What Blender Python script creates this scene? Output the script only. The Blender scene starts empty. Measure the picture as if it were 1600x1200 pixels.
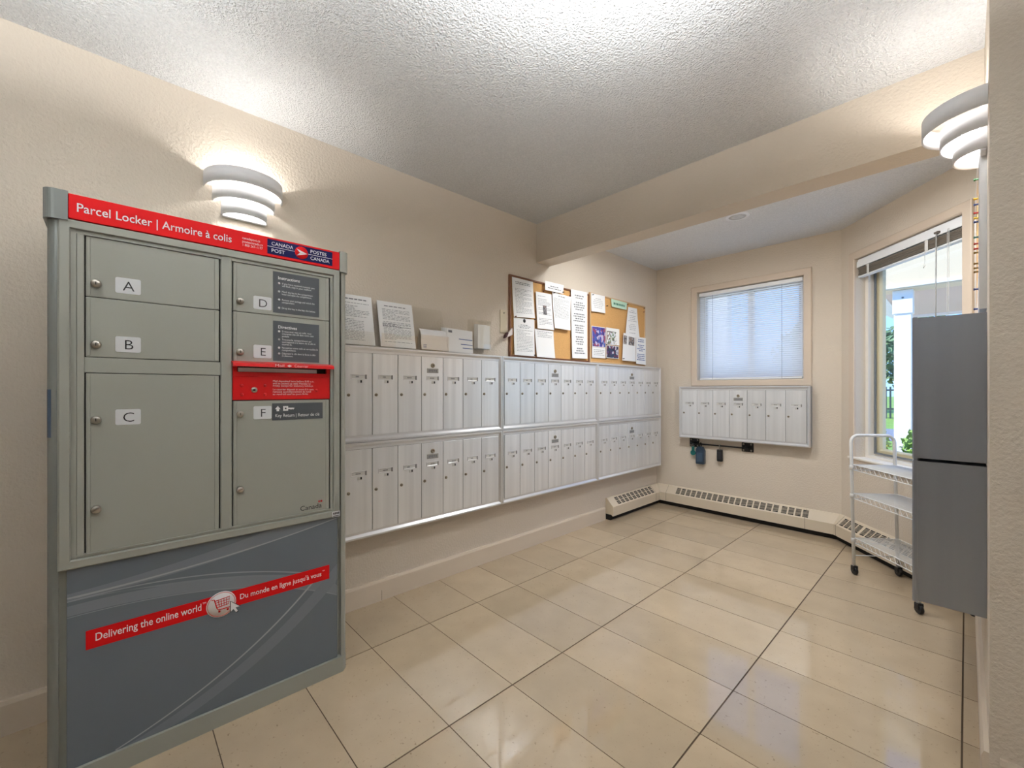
import bpy, bmesh, math, random
from mathutils import Vector, Matrix
random.seed(7)
S = bpy.context.scene
C = S.collection
PI = math.pi
R90 = PI / 2

# ------------------------------------------------------------------ camera
YAW = 0.8197
cam_d = bpy.data.cameras.new('camera')
cam = bpy.data.objects.new('camera', cam_d)
C.objects.link(cam)
cam.location = (2.274, 0.0, 1.19)
cam.rotation_euler = (R90, 0, YAW)
cam_d.sensor_width = 36.0
cam_d.lens = 663.2 * 36.0 / 1600.0
cam_d.shift_y = 9.6 / 1600.0
cam_d.clip_start = 0.02
cam_d.clip_end = 300
S.camera = cam

# ------------------------------------------------------------------ world, sun, big lights, exposure
SKY_STRENGTH = 1.7
SUN_STRENGTH = 6.5
w = bpy.data.worlds.new('sky')
S.world = w
w.use_nodes = True
nt = w.node_tree
nt.nodes.clear()
o_ = nt.nodes.new('ShaderNodeOutputWorld')
bg = nt.nodes.new('ShaderNodeBackground')
tc = nt.nodes.new('ShaderNodeTexCoord')
sx = nt.nodes.new('ShaderNodeSeparateXYZ')
cr = nt.nodes.new('ShaderNodeValToRGB')
cr.color_ramp.elements[0].position = 0.0
cr.color_ramp.elements[0].color = (0.34, 0.60, 1.0, 1)
cr.color_ramp.elements[1].position = 0.45
cr.color_ramp.elements[1].color = (0.12, 0.34, 0.90, 1)
nt.links.new(tc.outputs['Generated'], sx.inputs[0])
nt.links.new(sx.outputs['Z'], cr.inputs[0])
nt.links.new(cr.outputs[0], bg.inputs[0])
bg.inputs[1].default_value = SKY_STRENGTH
nt.links.new(bg.outputs[0], o_.inputs[0])

sun_d = bpy.data.lights.new('sun', 'SUN')
sun_d.energy = SUN_STRENGTH
sun_d.angle = 0.009
sun_d.color = (1.0, 0.95, 0.86)
sun = bpy.data.objects.new('sun', sun_d)
sun.rotation_euler = Vector((0.72, 0.36, -0.60)).to_track_quat('-Z', 'Y').to_euler()
C.objects.link(sun)


S.view_settings.view_transform = 'Standard'
S.view_settings.look = 'None'
S.view_settings.exposure = 0.36
S.view_settings.gamma = 1.0
S.view_settings.use_curve_mapping = False


# ------------------------------------------------------------------ helpers: materials
def lin(c):
    r = []
    for v in c[:3]:
        v = v / 255.0
        r.append(v / 12.92 if v <= 0.04045 else ((v + 0.055) / 1.055) ** 2.4)
    return (r[0], r[1], r[2], 1.0)


MATS = {}


def mat(name, rgb, rough=0.5, metal=0.0, noise=0.0, nscale=8.0, bump=0.0, bscale=80.0, bdist=0.004,
        stretch=None, rndoff=0.0, trans=0.0, emit=0.0, randvar=0.0, coat=0.0, spec=None, bdetail=3.0):
    if name in MATS:
        return MATS[name]
    m = bpy.data.materials.new(name)
    m.use_nodes = True
    n = m.node_tree.nodes
    l = m.node_tree.links
    p = n['Principled BSDF']
    base = lin(rgb)
    p.inputs['Base Color'].default_value = base
    p.inputs['Roughness'].default_value = rough
    p.inputs['Metallic'].default_value = metal
    if spec is not None:
        p.inputs['Specular IOR Level'].default_value = spec
    if coat:
        p.inputs['Coat Weight'].default_value = coat
        p.inputs['Coat Roughness'].default_value = 0.08
    if trans:
        p.inputs['Transmission Weight'].default_value = trans
    if emit:
        p.inputs['Emission Color'].default_value = base
        p.inputs['Emission Strength'].default_value = emit
    if noise or bump:
        t = n.new('ShaderNodeTexCoord')
        src = t.outputs['Object']
        if rndoff:
            oi0 = n.new('ShaderNodeObjectInfo')
            ml0 = n.new('ShaderNodeMath')
            ml0.operation = 'MULTIPLY'
            ml0.inputs[1].default_value = rndoff
            l.new(oi0.outputs['Random'], ml0.inputs[0])
            va0 = n.new('ShaderNodeVectorMath')
            va0.operation = 'ADD'
            l.new(src, va0.inputs[0])
            l.new(ml0.outputs[0], va0.inputs[1])
            src = va0.outputs[0]
        if stretch:
            mp = n.new('ShaderNodeMapping')
            mp.inputs['Scale'].default_value = stretch
            l.new(src, mp.inputs[0])
            src = mp.outputs[0]
    colsock = None
    if noise:
        a = n.new('ShaderNodeTexNoise')
        a.inputs['Scale'].default_value = nscale
        a.inputs['Detail'].default_value = 4
        l.new(src, a.inputs['Vector'])
        mx = n.new('ShaderNodeMix')
        mx.data_type = 'RGBA'
        mx.inputs[6].default_value = tuple(max(0, v * (1 - noise)) for v in base[:3]) + (1,)
        mx.inputs[7].default_value = tuple(min(1, v * (1 + noise)) for v in base[:3]) + (1,)
        l.new(a.outputs[0], mx.inputs[0])
        colsock = mx.outputs[2]
    if randvar:
        oi = n.new('ShaderNodeObjectInfo')
        mr = n.new('ShaderNodeMapRange')
        mr.inputs[3].default_value = 1 - randvar
        mr.inputs[4].default_value = 1 + randvar * 0.6
        l.new(oi.outputs['Random'], mr.inputs[0])
        hv = n.new('ShaderNodeHueSaturation')
        if colsock:
            l.new(colsock, hv.inputs['Color'])
        else:
            hv.inputs['Color'].default_value = base
        l.new(mr.outputs[0], hv.inputs['Value'])
        colsock = hv.outputs[0]
    if colsock:
        l.new(colsock, p.inputs['Base Color'])
    if bump:
        b = n.new('ShaderNodeTexNoise')
        b.inputs['Scale'].default_value = bscale
        b.inputs['Detail'].default_value = bdetail
        b.inputs['Roughness'].default_value = 0.55
        l.new(src, b.inputs['Vector'])
        bp = n.new('ShaderNodeBump')
        bp.inputs['Strength'].default_value = bump
        bp.inputs['Distance'].default_value = bdist
        l.new(b.outputs[0], bp.inputs['Height'])
        l.new(bp.outputs[0], p.inputs['Normal'])
    MATS[name] = m
    return m


def mat_glass(name, tint=(1, 1, 1), gloss=0.08):
    """thin clear sheet: mostly lets light straight through, with a faint mirror reflection"""
    m = bpy.data.materials.new(name)
    m.use_nodes = True
    n = m.node_tree.nodes
    l = m.node_tree.links
    n.clear()
    out = n.new('ShaderNodeOutputMaterial')
    t = n.new('ShaderNodeBsdfTransparent')
    t.inputs[0].default_value = (*tint, 1)
    g = n.new('ShaderNodeBsdfGlossy')
    g.inputs['Roughness'].default_value = 0.02
    mx = n.new('ShaderNodeMixShader')
    mx.inputs[0].default_value = gloss
    l.new(t.outputs[0], mx.inputs[1])
    l.new(g.outputs[0], mx.inputs[2])
    l.new(mx.outputs[0], out.inputs[0])
    MATS[name] = m
    return m


def mat_translucent(name, rgb, fac=0.5):
    m = bpy.data.materials.new(name)
    m.use_nodes = True
    n = m.node_tree.nodes
    l = m.node_tree.links
    n.clear()
    out = n.new('ShaderNodeOutputMaterial')
    d = n.new('ShaderNodeBsdfDiffuse')
    d.inputs[0].default_value = lin(rgb)
    t = n.new('ShaderNodeBsdfTranslucent')
    t.inputs[0].default_value = lin(rgb)
    mx = n.new('ShaderNodeMixShader')
    mx.inputs[0].default_value = fac
    l.new(d.outputs[0], mx.inputs[1])
    l.new(t.outputs[0], mx.inputs[2])
    l.new(mx.outputs[0], out.inputs[0])
    MATS[name] = m
    return m


def mat_speckle(name, rgb, dark, rough):
    """beige stone tile with fine dark pits and soft clouding; every tile a little different"""
    m = bpy.data.materials.new(name)
    m.use_nodes = True
    n = m.node_tree.nodes
    l = m.node_tree.links
    p = n['Principled BSDF']
    p.inputs['Roughness'].default_value = rough
    p.inputs['Specular IOR Level'].default_value = 0.6
    t = n.new('ShaderNodeTexCoord')
    oi = n.new('ShaderNodeObjectInfo')
    vm = n.new('ShaderNodeVectorMath')
    vm.operation = 'MULTIPLY_ADD'
    vm.inputs[1].default_value = (1, 1, 1)
    cmb = n.new('ShaderNodeCombineXYZ')
    ml = n.new('ShaderNodeMath')
    ml.operation = 'MULTIPLY'
    ml.inputs[1].default_value = 37.0
    l.new(oi.outputs['Random'], ml.inputs[0])
    l.new(ml.outputs[0], cmb.inputs[2])
    l.new(ml.outputs[0], cmb.inputs[0])
    l.new(t.outputs['Object'], vm.inputs[0])
    l.new(cmb.outputs[0], vm.inputs[2])
    a = n.new('ShaderNodeTexNoise')
    a.inputs['Scale'].default_value = 7
    a.inputs['Detail'].default_value = 6
    l.new(vm.outputs[0], a.inputs['Vector'])
    b = n.new('ShaderNodeTexNoise')
    b.inputs['Scale'].default_value = 95
    b.inputs['Detail'].default_value = 3
    l.new(vm.outputs[0], b.inputs['Vector'])
    base = lin(rgb)
    m1 = n.new('ShaderNodeMix')
    m1.data_type = 'RGBA'
    m1.inputs[6].default_value = tuple(v * 0.86 for v in base[:3]) + (1,)
    m1.inputs[7].default_value = tuple(min(1, v * 1.1) for v in base[:3]) + (1,)
    l.new(a.outputs[0], m1.inputs[0])
    rp = n.new('ShaderNodeValToRGB')
    rp.color_ramp.elements[0].position = 0.66
    rp.color_ramp.elements[0].color = (0, 0, 0, 1)
    rp.color_ramp.elements[1].position = 0.74
    rp.color_ramp.elements[1].color = (0.55, 0.55, 0.55, 1)
    l.new(b.outputs[0], rp.inputs[0])
    m2 = n.new('ShaderNodeMix')
    m2.data_type = 'RGBA'
    m2.inputs[7].default_value = lin(dark)
    l.new(rp.outputs[0], m2.inputs[0])
    l.new(m1.outputs[2], m2.inputs[6])
    mr = n.new('ShaderNodeMapRange')
    mr.inputs[3].default_value = 0.86
    mr.inputs[4].default_value = 1.04
    l.new(oi.outputs['Random'], mr.inputs[0])
    hv = n.new('ShaderNodeHueSaturation')
    l.new(mr.outputs[0], hv.inputs['Value'])
    l.new(m2.outputs[2], hv.inputs['Color'])
    l.new(hv.outputs[0], p.inputs['Base Color'])
    MATS[name] = m
    return m


M_wall = mat('beige_textured_paint', (214, 202, 186), 0.75, bump=0.7, bscale=85, bdist=0.005, noise=0.03, nscale=2.0, spec=0.25)
M_wallhall = M_wall
M_ceil = mat('white_stipple_ceiling', (240, 241, 242), 0.9, bump=1.0, bscale=125, bdist=0.016, noise=0.2, nscale=125, spec=0.1)
M_tile = mat_speckle('beige_stone_tile', (187, 167, 140), (116, 94, 70), 0.045)
M_grout = mat('brown_grout', (84, 68, 50), 0.9)
M_base = mat('beige_baseboard_paint', (212, 197, 178), 0.45)
M_trim = mat('beige_window_trim_paint', (210, 193, 174), 0.45)
M_heater = mat('cream_heater_enamel', (214, 200, 178), 0.4, noise=0.03, nscale=5)
M_dark = mat('dark_void', (26, 22, 20), 0.8)
M_alu = mat('brushed_aluminium', (232, 233, 234), 0.36, metal=0.5, noise=0.2, nscale=1.0, stretch=(26, 26, 0.7), rndoff=19.0, randvar=0.05)
M_aluf = mat('satin_aluminium_frame', (222, 222, 223), 0.34, metal=0.6)
M_steel = mat('galvanised_steel_side', (158, 164, 174), 0.33, metal=0.8, noise=0.06, nscale=1.0, stretch=(30, 30, 0.8))
M_brass = mat('worn_lock_metal', (150, 140, 122), 0.35, metal=0.8)
M_chrome = mat('nickel_lock', (176, 170, 160), 0.28, metal=0.9)
M_black = mat('black_plastic', (20, 20, 22), 0.4)
M_ink = mat('black_print', (24, 24, 26), 0.6)
M_inkgrey = mat('grey_print', (120, 120, 124), 0.7)
M_inkblue = mat('blue_print', (70, 92, 150), 0.7)
M_paper = mat('white_paper', (238, 237, 236), 0.8)
M_papergrey = mat('pale_card', (222, 220, 214), 0.8)
M_white = mat('white_enamel', (240, 241, 243), 0.4)
M_sconce = mat('white_sconce_metal', (236, 236, 238), 0.5)
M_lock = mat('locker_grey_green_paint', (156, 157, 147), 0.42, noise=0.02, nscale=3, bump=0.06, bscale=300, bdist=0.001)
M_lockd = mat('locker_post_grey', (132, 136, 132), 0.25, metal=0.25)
M_red = mat('signal_red', (212, 14, 18), 0.6, spec=0.2)
M_redd = mat('red_enamel', (198, 16, 20), 0.32)
M_navy = mat('navy_print', (14, 18, 72), 0.6, spec=0.15)
M_wtext = mat('white_lettering', (244, 244, 244), 0.5)
M_lab = mat('white_label', (226, 228, 230), 0.4)
M_plac = mat('charcoal_placard', (76, 79, 82), 0.6, spec=0.25)
M_blueband = mat('slate_blue_band', (66, 84, 104), 0.25)
M_cork = mat('cork', (208, 160, 100), 0.9, noise=0.16, nscale=140, bump=0.3, bscale=160, bdist=0.002)
M_wood = mat('brown_wood_frame', (120, 76, 48), 0.5, noise=0.2, nscale=6, stretch=(1, 1, 12))
M_woodl = mat('pale_wood_frame', (206, 172, 130), 0.5, noise=0.1, nscale=6)
M_slat = mat_translucent('white_blind_slat', (248, 250, 253), 0.66)
M_slatd = mat('taupe_blind_stack', (140, 130, 118), 0.5)
M_glass = mat_glass('clear_glass', (0.97, 0.985, 0.98), 0.06)
M_acryl = mat_glass('clear_acrylic', (0.985, 0.98, 0.965), 0.05)
M_vinyl = mat('white_vinyl', (236, 230, 220), 0.4)
M_gasket = mat('grey_gasket', (120, 122, 124), 0.6)


# ------------------------------------------------------------------ helpers: geometry
class MB:
    def __init__(s):
        s.bm = bmesh.new()

    def box(s, x0, x1, y0, y1, z0, z1, bev=0.0, seg=1):
        b = s.bm if not bev else bmesh.new()
        vs = [b.verts.new((x, y, z)) for x in (x0, x1) for y in (y0, y1) for z in (z0, z1)]
        for f in ((0, 1, 3, 2), (4, 6, 7, 5), (0, 4, 5, 1), (2, 3, 7, 6), (0, 2, 6, 4), (1, 5, 7, 3)):
            b.faces.new([vs[i] for i in f])
        if bev:
            bmesh.ops.bevel(b, geom=list(b.edges), offset=bev, segments=seg, affect='EDGES', profile=0.5)
            s._merge(b)
        return s

    def _merge(s, b):
        mp = {}
        for v in b.verts:
            mp[v] = s.bm.verts.new(v.co)
        for f in b.faces:
            nf = s.bm.faces.new([mp[v] for v in f.verts])
            nf.smooth = f.smooth
        b.free()

    def poly(s, pts):
        return s.bm.faces.new([s.bm.verts.new(p) for p in pts])

    def prism(s, pts, axis, a, b_):
        """extrude 2D polygon. axis 'x': pts are (y,z); 'y': (x,z); 'z': (x,y)"""
        def P(p, t):
            return {'x': (t, p[0], p[1]), 'y': (p[0], t, p[1]), 'z': (p[0], p[1], t)}[axis]
        A = [s.bm.verts.new(P(p, a)) for p in pts]
        B = [s.bm.verts.new(P(p, b_)) for p in pts]
        n = len(pts)
        s.bm.faces.new(A)
        s.bm.faces.new(B[::-1])
        for i in range(n):
            s.bm.faces.new((A[i], B[i], B[(i + 1) % n], A[(i + 1) % n]))
        return s

    def loft(s, A, B):
        """closed prism between two matching polygons of 3D points"""
        A = [s.bm.verts.new(p) for p in A]
        B = [s.bm.verts.new(p) for p in B]
        n = len(A)
        s.bm.faces.new(A)
        s.bm.faces.new(B[::-1])
        for i in range(n):
            s.bm.faces.new((A[i], B[i], B[(i + 1) % n], A[(i + 1) % n]))
        return s

    def lathe(s, prof, c, axis='z', seg=20, smooth=True):
        """prof: list of (r, h) along axis from point c"""
        rings = []
        for r, hh in prof:
            ring = []
            for k in range(seg):
                a = 2 * PI * k / seg
                u, v = r * math.cos(a), r * math.sin(a)
                p = {'z': (u, v, hh), 'y': (u, hh, v), 'x': (hh, u, v)}[axis]
                ring.append(s.bm.verts.new((c[0] + p[0], c[1] + p[1], c[2] + p[2])))
            rings.append(ring)
        for i in range(len(rings) - 1):
            for k in range(seg):
                f = s.bm.faces.new((rings[i][k], rings[i][(k + 1) % seg], rings[i + 1][(k + 1) % seg], rings[i + 1][k]))
                f.smooth = smooth
        s.bm.faces.new(rings[0][::-1])
        s.bm.faces.new(rings[-1])
        return s

    def tube(s, pts, r, seg=8, closed=False):
        pts = [Vector(p) for p in pts]
        n = len(pts)
        rings = []
        up = None
        for i, p in enumerate(pts):
            if closed:
                d = (pts[(i + 1) % n] - pts[i - 1]).normalized()
            else:
                d = (pts[min(i + 1, n - 1)] - pts[max(i - 1, 0)]).normalized()
            if up is None:
                up = Vector((0, 0, 1)) if abs(d.z) < 0.9 else Vector((1, 0, 0))
            a = d.cross(up)
            if a.length < 1e-6:
                a = d.orthogonal()
            a.normalize()
            b = a.cross(d).normalized()
            up = b
            rings.append([s.bm.verts.new(p + a * (r * math.cos(2 * PI * k / seg)) + b * (r * math.sin(2 * PI * k / seg))) for k in range(seg)])
        m = n if closed else n - 1
        for i in range(m):
            A, B = rings[i], rings[(i + 1) % n]
            for k in range(seg):
                f = s.bm.faces.new((A[k], A[(k + 1) % seg], B[(k + 1) % seg], B[k]))
                f.smooth = True
        if not closed:
            s.bm.faces.new(rings[0][::-1])
            s.bm.faces.new(rings[-1])
        return s

    def mitre(s, x0, x1, z0, z1, prof):
        """mitred rectangular frame in the xz plane. prof: closed polygon of (inset, y)"""
        loops = []
        for ins, y in prof:
            loops.append([s.bm.verts.new(p) for p in ((x0 + ins, y, z0 + ins), (x1 - ins, y, z0 + ins), (x1 - ins, y, z1 - ins), (x0 + ins, y, z1 - ins))])
        n = len(prof)
        for i in range(n):
            A, B = loops[i], loops[(i + 1) % n]
            for k in range(4):
                s.bm.faces.new((A[k], A[(k + 1) % 4], B[(k + 1) % 4], B[k]))
        return s

    def sphere(s, c, r, seg=12, sc=(1, 1, 1)):
        b = bmesh.new()
        bmesh.ops.create_uvsphere(b, u_segments=seg, v_segments=max(6, seg // 2), radius=r)
        for v in b.verts:
            v.co = Vector((v.co.x * sc[0] + c[0], v.co.y * sc[1] + c[1], v.co.z * sc[2] + c[2]))
        for f in b.faces:
            f.smooth = True
        s._merge(b)
        return s

    def mesh(s, name, m):
        bmesh.ops.recalc_face_normals(s.bm, faces=list(s.bm.faces))
        me = bpy.data.meshes.new(name)
        s.bm.to_mesh(me)
        s.bm.free()
        if m:
            me.materials.append(m)
        return me

    def build(s, name, m, parent=None, loc=None, rotz=None):
        return link(name, s.mesh(name, m), parent, loc, rotz)


def link(name, me, parent=None, loc=None, rotz=None):
    o = bpy.data.objects.new(name, me)
    C.objects.link(o)
    if parent:
        o.parent = parent
    if loc:
        o.location = loc
    if rotz is not None:
        o.rotation_euler = (0, 0, rotz)
    return o


def tag(o, label, cat, group=None):
    o['label'] = label
    o['category'] = cat
    if group:
        o['group'] = group
    return o


def thing(name, label, cat, loc=(0, 0, 0), rotz=0.0, group=None):
    return tag(link(name, None, None, loc, rotz), label, cat, group)


def struct(o, label=None):
    o['kind'] = 'structure'
    if label:
        o['label'] = label
    return o


def text(name, body, size, m, parent, x, y, z, align='LEFT', bold=0.0, width=None, spacing=1.0, depth=0.0):
    """flat lettering facing -y in the parent's frame; x is the start, z the baseline.
    width: rescale horizontally to this length"""
    cu = bpy.data.curves.new(name, 'FONT')
    cu.body = body
    cu.size = size
    cu.align_x = align
    cu.offset = bold
    cu.space_line = spacing
    cu.resolution_u = 3
    tmp = bpy.data.objects.new(name, cu)
    C.objects.link(tmp)
    bpy.context.view_layer.update()
    me = bpy.data.meshes.new_from_object(tmp.evaluated_get(bpy.context.evaluated_depsgraph_get()))
    bpy.data.objects.remove(tmp)
    bpy.data.curves.remove(cu)
    xs = [v.co.x for v in me.vertices]
    k = 1.0
    off = 0.0
    if width and xs:
        k = width / (max(xs) - min(xs))
        if align == 'LEFT':
            off = -min(xs) * k
    for v in me.vertices:
        v.co = Vector((v.co.x * k + off, 0, v.co.y))
    me.materials.clear()
    me.materials.append(m)
    me.name = name
    return link(name, me, parent, (x, y, z))


# frames of reference of the walls (local: x right, z up, -y into the room)
LEFT = dict(loc=(0, 0, 0), rotz=R90)          # local x = world y
BACKY = 4.25
H = 2.475
BAY0 = (1.59, BACKY)
BAYR = math.atan2(-0.749, 0.663)
XR = 2.32                                      # right wall of the alcove
YN = 1.886                                     # hall wall face at the right
BAYL = (XR - BAY0[0]) / 0.663
YBR = BACKY - 0.749 * BAYL

# ------------------------------------------------------------------ room shell
# floor: grout bed + individual tiles
fl = MB()
fl.prism([(-0.14, -2.6), (5.2, -2.6), (5.2, YN + 0.1), (XR + 0.1, YN + 0.1), (XR + 0.1, YBR + 0.05), (BAY0[0] + 0.1, BACKY + 0.12), (-0.14, BACKY + 0.12)], 'z', -0.12, -0.0025)
floor = struct(fl.build('floor', M_grout))


def clip(poly, a, b, c):
    """keep a*x+b*y<=c"""
    out = []
    n = len(poly)
    for i in range(n):
        p, q = poly[i], poly[(i + 1) % n]
        dp, dq = a * p[0] + b * p[1] - c, a * q[0] + b * q[1] - c
        if dp <= 0:
            out.append(p)
        if (dp < 0 < dq) or (dq < 0 < dp):
            t = dp / (dp - dq)
            out.append((p[0] + (q[0] - p[0]) * t, p[1] + (q[1] - p[1]) * t))
    return out


TX0, TSX, TY0, TSY = 0.402, 0.6205, 0.864, 0.3078
GX, GY = 0.0027, 0.0017
full = None
for i in range(-1, 7):
    for j in range(-8, 12):
        x0, x1 = TX0 + TSX * i, TX0 + TSX * (i + 1)
        y0, y1 = TY0 + TSY * j, TY0 + TSY * (j + 1)
        cxm, cym = (x0 + x1) / 2, (y0 + y1) / 2
        p = [(x0 + GX, y0 + GY), (x1 - GX, y0 + GY), (x1 - GX, y1 - GY), (x0 + GX, y1 - GY)]
        q = clip(p, -1, 0, 0)
        q = clip(q, 0, 1, BACKY)
        q = clip(q, 1, 0, 4.9)
        nb = 0.749 * BAY0[0] + 0.663 * BAY0[1]
        q = clip(q, 0.749, 0.663, nb)
        pieces = [q]
        if y0 >= YN:
            pieces = [clip(q, 1, 0, XR)]
        elif y1 > YN and x1 > XR:
            pieces = [clip(q, 0, 1, YN)] if x0 > XR else [clip(q, 1, 0, XR), clip(clip(q, 0, 1, YN), -1, 0, -XR)]
        for q in pieces:
            if len(q) < 3:
                continue
            if q == p and full is not None:
                link('tile', full, floor, (cxm, cym, 0))
                continue
            tb = MB()
            tb.prism([(a_ - cxm, b_ - cym) for a_, b_ in q], 'z', -0.012, 0.0)
            me = tb.mesh('tile', M_tile)
            link('tile', me, floor, (cxm, cym, 0))
            if q == p:
                full = me

cl = MB()
cl.box(-0.3, 5.3, -2.7, YN + 0.9, H, H + 0.12)
cl.prism([(-0.3, YN + 0.9), (XR + 0.3, YN + 0.9), (XR + 0.3, YBR + 0.1), (BAY0[0] + 0.14, BACKY + 0.16), (-0.3, BACKY + 0.16)], 'z', H, H + 0.12)
struct(cl.build('ceiling', M_ceil))

struct(MB().box(-0.16, 0, -2.6, BACKY + 0.16, -0.12, H).build('wall_left', M_wall))
struct(MB().box(XR, 5.2, YN, YBR + 0.02, -0.12, H).build('wall_right', M_wall))
struct(MB().box(-0.16, 5.2, -2.74, -2.6, -0.12, H).build('wall_rear', M_wall))
struct(MB().box(5.06, 5.2, -2.6, YN, -0.12, H).build('wall_hall', M_wall))
# back wall with opening for window 1
WX0, WX1, WZ0, WZ1 = 0.438, 1.335, 1.287, 2.16
bw = MB()
bw.box(0, WX0, 0, 0.16, -0.12, H)
bw.box(WX1, BAY0[0], 0, 0.16, -0.12, H)
bw.prism([(BAY0[0], 0), (BAY0[0], 0.16), (BAY0[0] + 0.106, 0.12)], 'z', -0.12, H)
bw.box(WX0, WX1, 0, 0.16, -0.12, WZ0)
bw.box(WX0, WX1, 0, 0.16, WZ1, H)
struct(bw.build('wall_back', M_wall, None, (0, BACKY, 0)))
# bay wall with window 2
BT0, BT1, BZ0, BZ1 = 0.165, 1.02, 0.67, 2.185
by = MB()
by.box(0, BT0, 0, 0.16, -0.12, H)
by.box(BT1, BAYL + 0.12, 0, 0.16, -0.12, H)
by.box(BT0, BT1, 0, 0.16, -0.12, BZ0)
by.box(BT0, BT1, 0, 0.16, BZ1, H)
struct(by.build('wall_bay', M_wall, None, (BAY0[0], BAY0[1], 0), BAYR))

# dropped beam across the ceiling
bm_ = MB().box(0, XR, 2.385, 2.535, 2.178, H + 0.001)
struct(bm_.build('ceiling_beam', M_wall), 'beige dropped beam crossing the ceiling')

# baseboards
def baseboard(name, pts_loc, length, loc, rotz):
    b = MB()
    b.prism([(0, 0), (-0.016, 0), (-0.016, 0.104), (-0.011, 0.118), (0, 0.118)], 'x', 0, length)
    return struct(b.build(name, M_base, None, loc, rotz))


baseboard('baseboard_left', None, 3.28 + 2.6, (0, -2.6, 0), R90)
baseboard('baseboard_right', None, YBR - 0.1 - YN, (XR, YBR - 0.1, 0), -R90)
baseboard('baseboard_hall', None, 5.06 - XR - 0.02, (XR + 0.02, YN, 0), 0)
# butt joint in the left baseboard
tj = MB().box(1.10, 1.1015, -0.0163, -0.015, 0.002, 0.058)
tj.build('joint', M_grout, bpy.data.objects['baseboard_left'], (2.6, 0, 0))

# ------------------------------------------------------------------ windows
def window(name, x0, x1, z0, z1, loc, rotz, mull, sill):
    e = struct(link(name, None, None, loc, rotz))
    tw = 0.058
    MB().mitre(x0 - tw, x1 + tw, z0 - tw, z1 + tw, [(0, 0), (0, -0.014), (0.006, -0.018), (tw - 0.006, -0.018), (tw, -0.012), (tw, 0)]).build('casing', M_trim, e)
    f = MB()
    f.mitre(x0, x1, z0, z1, [(0, 0.065), (0, 0.13), (0.05, 0.13), (0.05, 0.105), (0.03, 0.105), (0.03, 0.065)])
    f.build('window_frame', M_vinyl, e)
    MB().mitre(x0 + 0.044, x1 - 0.044, z0 + 0.044, z1 - 0.044, [(0, 0.094), (0, 0.104), (0.012, 0.104), (0.012, 0.094)]).build('gasket', M_gasket, e)
    for mx_ in mull:
        MB().box(mx_ - 0.022, mx_ + 0.022, 0.07, 0.128, z0 + 0.05, z1 - 0.05, 0.004).build('mullion', M_vinyl, e)
    xs = [x0 + 0.05] + list(mull) + [x1 - 0.05]
    for a, b in zip(xs[:-1], xs[1:]):
        a_ = a + (0.022 if a in mull else 0)
        b_ = b - (0.022 if b in mull else 0)
        MB().box(a_, b_, 0.106, 0.110, z0 + 0.05, z1 - 0.05).build('pane', M_glass, e)
    if sill:
        MB().mitre(x0 + 0.05, x1 - 0.05, z0 + 0.05, z1 - 0.05, [(0, 0.112), (0, 0.150), (0.034, 0.150), (0.034, 0.126), (0.024, 0.112)]).build('outer_sash', mat('cream_sash', (236, 218, 180), 0.5), e)
        MB().box(x0 - tw, x1 + tw, -0.03, 0.066, z0 - 0.006, z0 + 0.012, 0.005).build('window_sill', M_vinyl, e)
    return e


window('window_1', WX0, WX1, WZ0, WZ1, (0, BACKY, 0), 0, [0.9], False)
window('window_2', BT0, BT1, BZ0, BZ1, (BAY0[0], BAY0[1], 0), BAYR, [], True)


# ------------------------------------------------------------------ recessed ceiling light
dl = thing('recessed_light', 'round recessed ceiling light, unlit, behind the beam', 'ceiling light', (1.117, 3.36, H))
MB().lathe([(0.058, -0.001), (0.062, -0.010), (0.078, -0.006), (0.080, 0.0), (0.058, 0.0)], (0, 0, 0), 'z', 32).build('trim_ring', M_white, dl)
MB().lathe([(0.0575, -0.0045), (0.03, -0.0055), (0.001, -0.006), (0.001, 0.0), (0.0575, 0.0)], (0, 0, 0), 'z', 32).build('lens', mat('frosted_grey_lens', (206, 206, 204), 0.5), dl)


def added_flush_lamp(loc, label, power):  # added lamp, hidden by the beam, gives the alcove extra light
    t = thing('added_ceiling_lamp', label, 'added lamp', loc, 0, 'added round fill lamps')
    MB().lathe([(0.165, 0.0), (0.168, -0.012), (0.160, -0.022), (0.150, -0.022), (0.150, 0.0)], (0, 0, 0), 'z', 36).build('rim', M_white, t)
    MB().lathe([(0.149, -0.018), (0.140, -0.040), (0.105, -0.060), (0.05, -0.069), (0.001, -0.070)], (0, 0, 0), 'z', 36).build('opal_bowl', mat('added_lit_opal_glass', (250, 250, 250), 0.4, emit=2.5), t)
    d = bpy.data.lights.new('added_fill_light', 'AREA')
    d.shape = 'DISK'
    d.size = 0.28
    d.energy = power
    d.color = (0.95, 0.98, 1.0)
    lo = bpy.data.objects.new('added_fill_light', d)
    C.objects.link(lo)
    lo.parent = t
    lo.location = (0, 0, -0.075)
    return t


added_flush_lamp((0.80, 2.78, H), 'added round opal fill lamp hidden behind the beam, towards the left wall', 11.5)
added_flush_lamp((1.72, 2.78, H), 'added round opal fill lamp hidden behind the beam, towards the right wall', 11.5)


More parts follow.
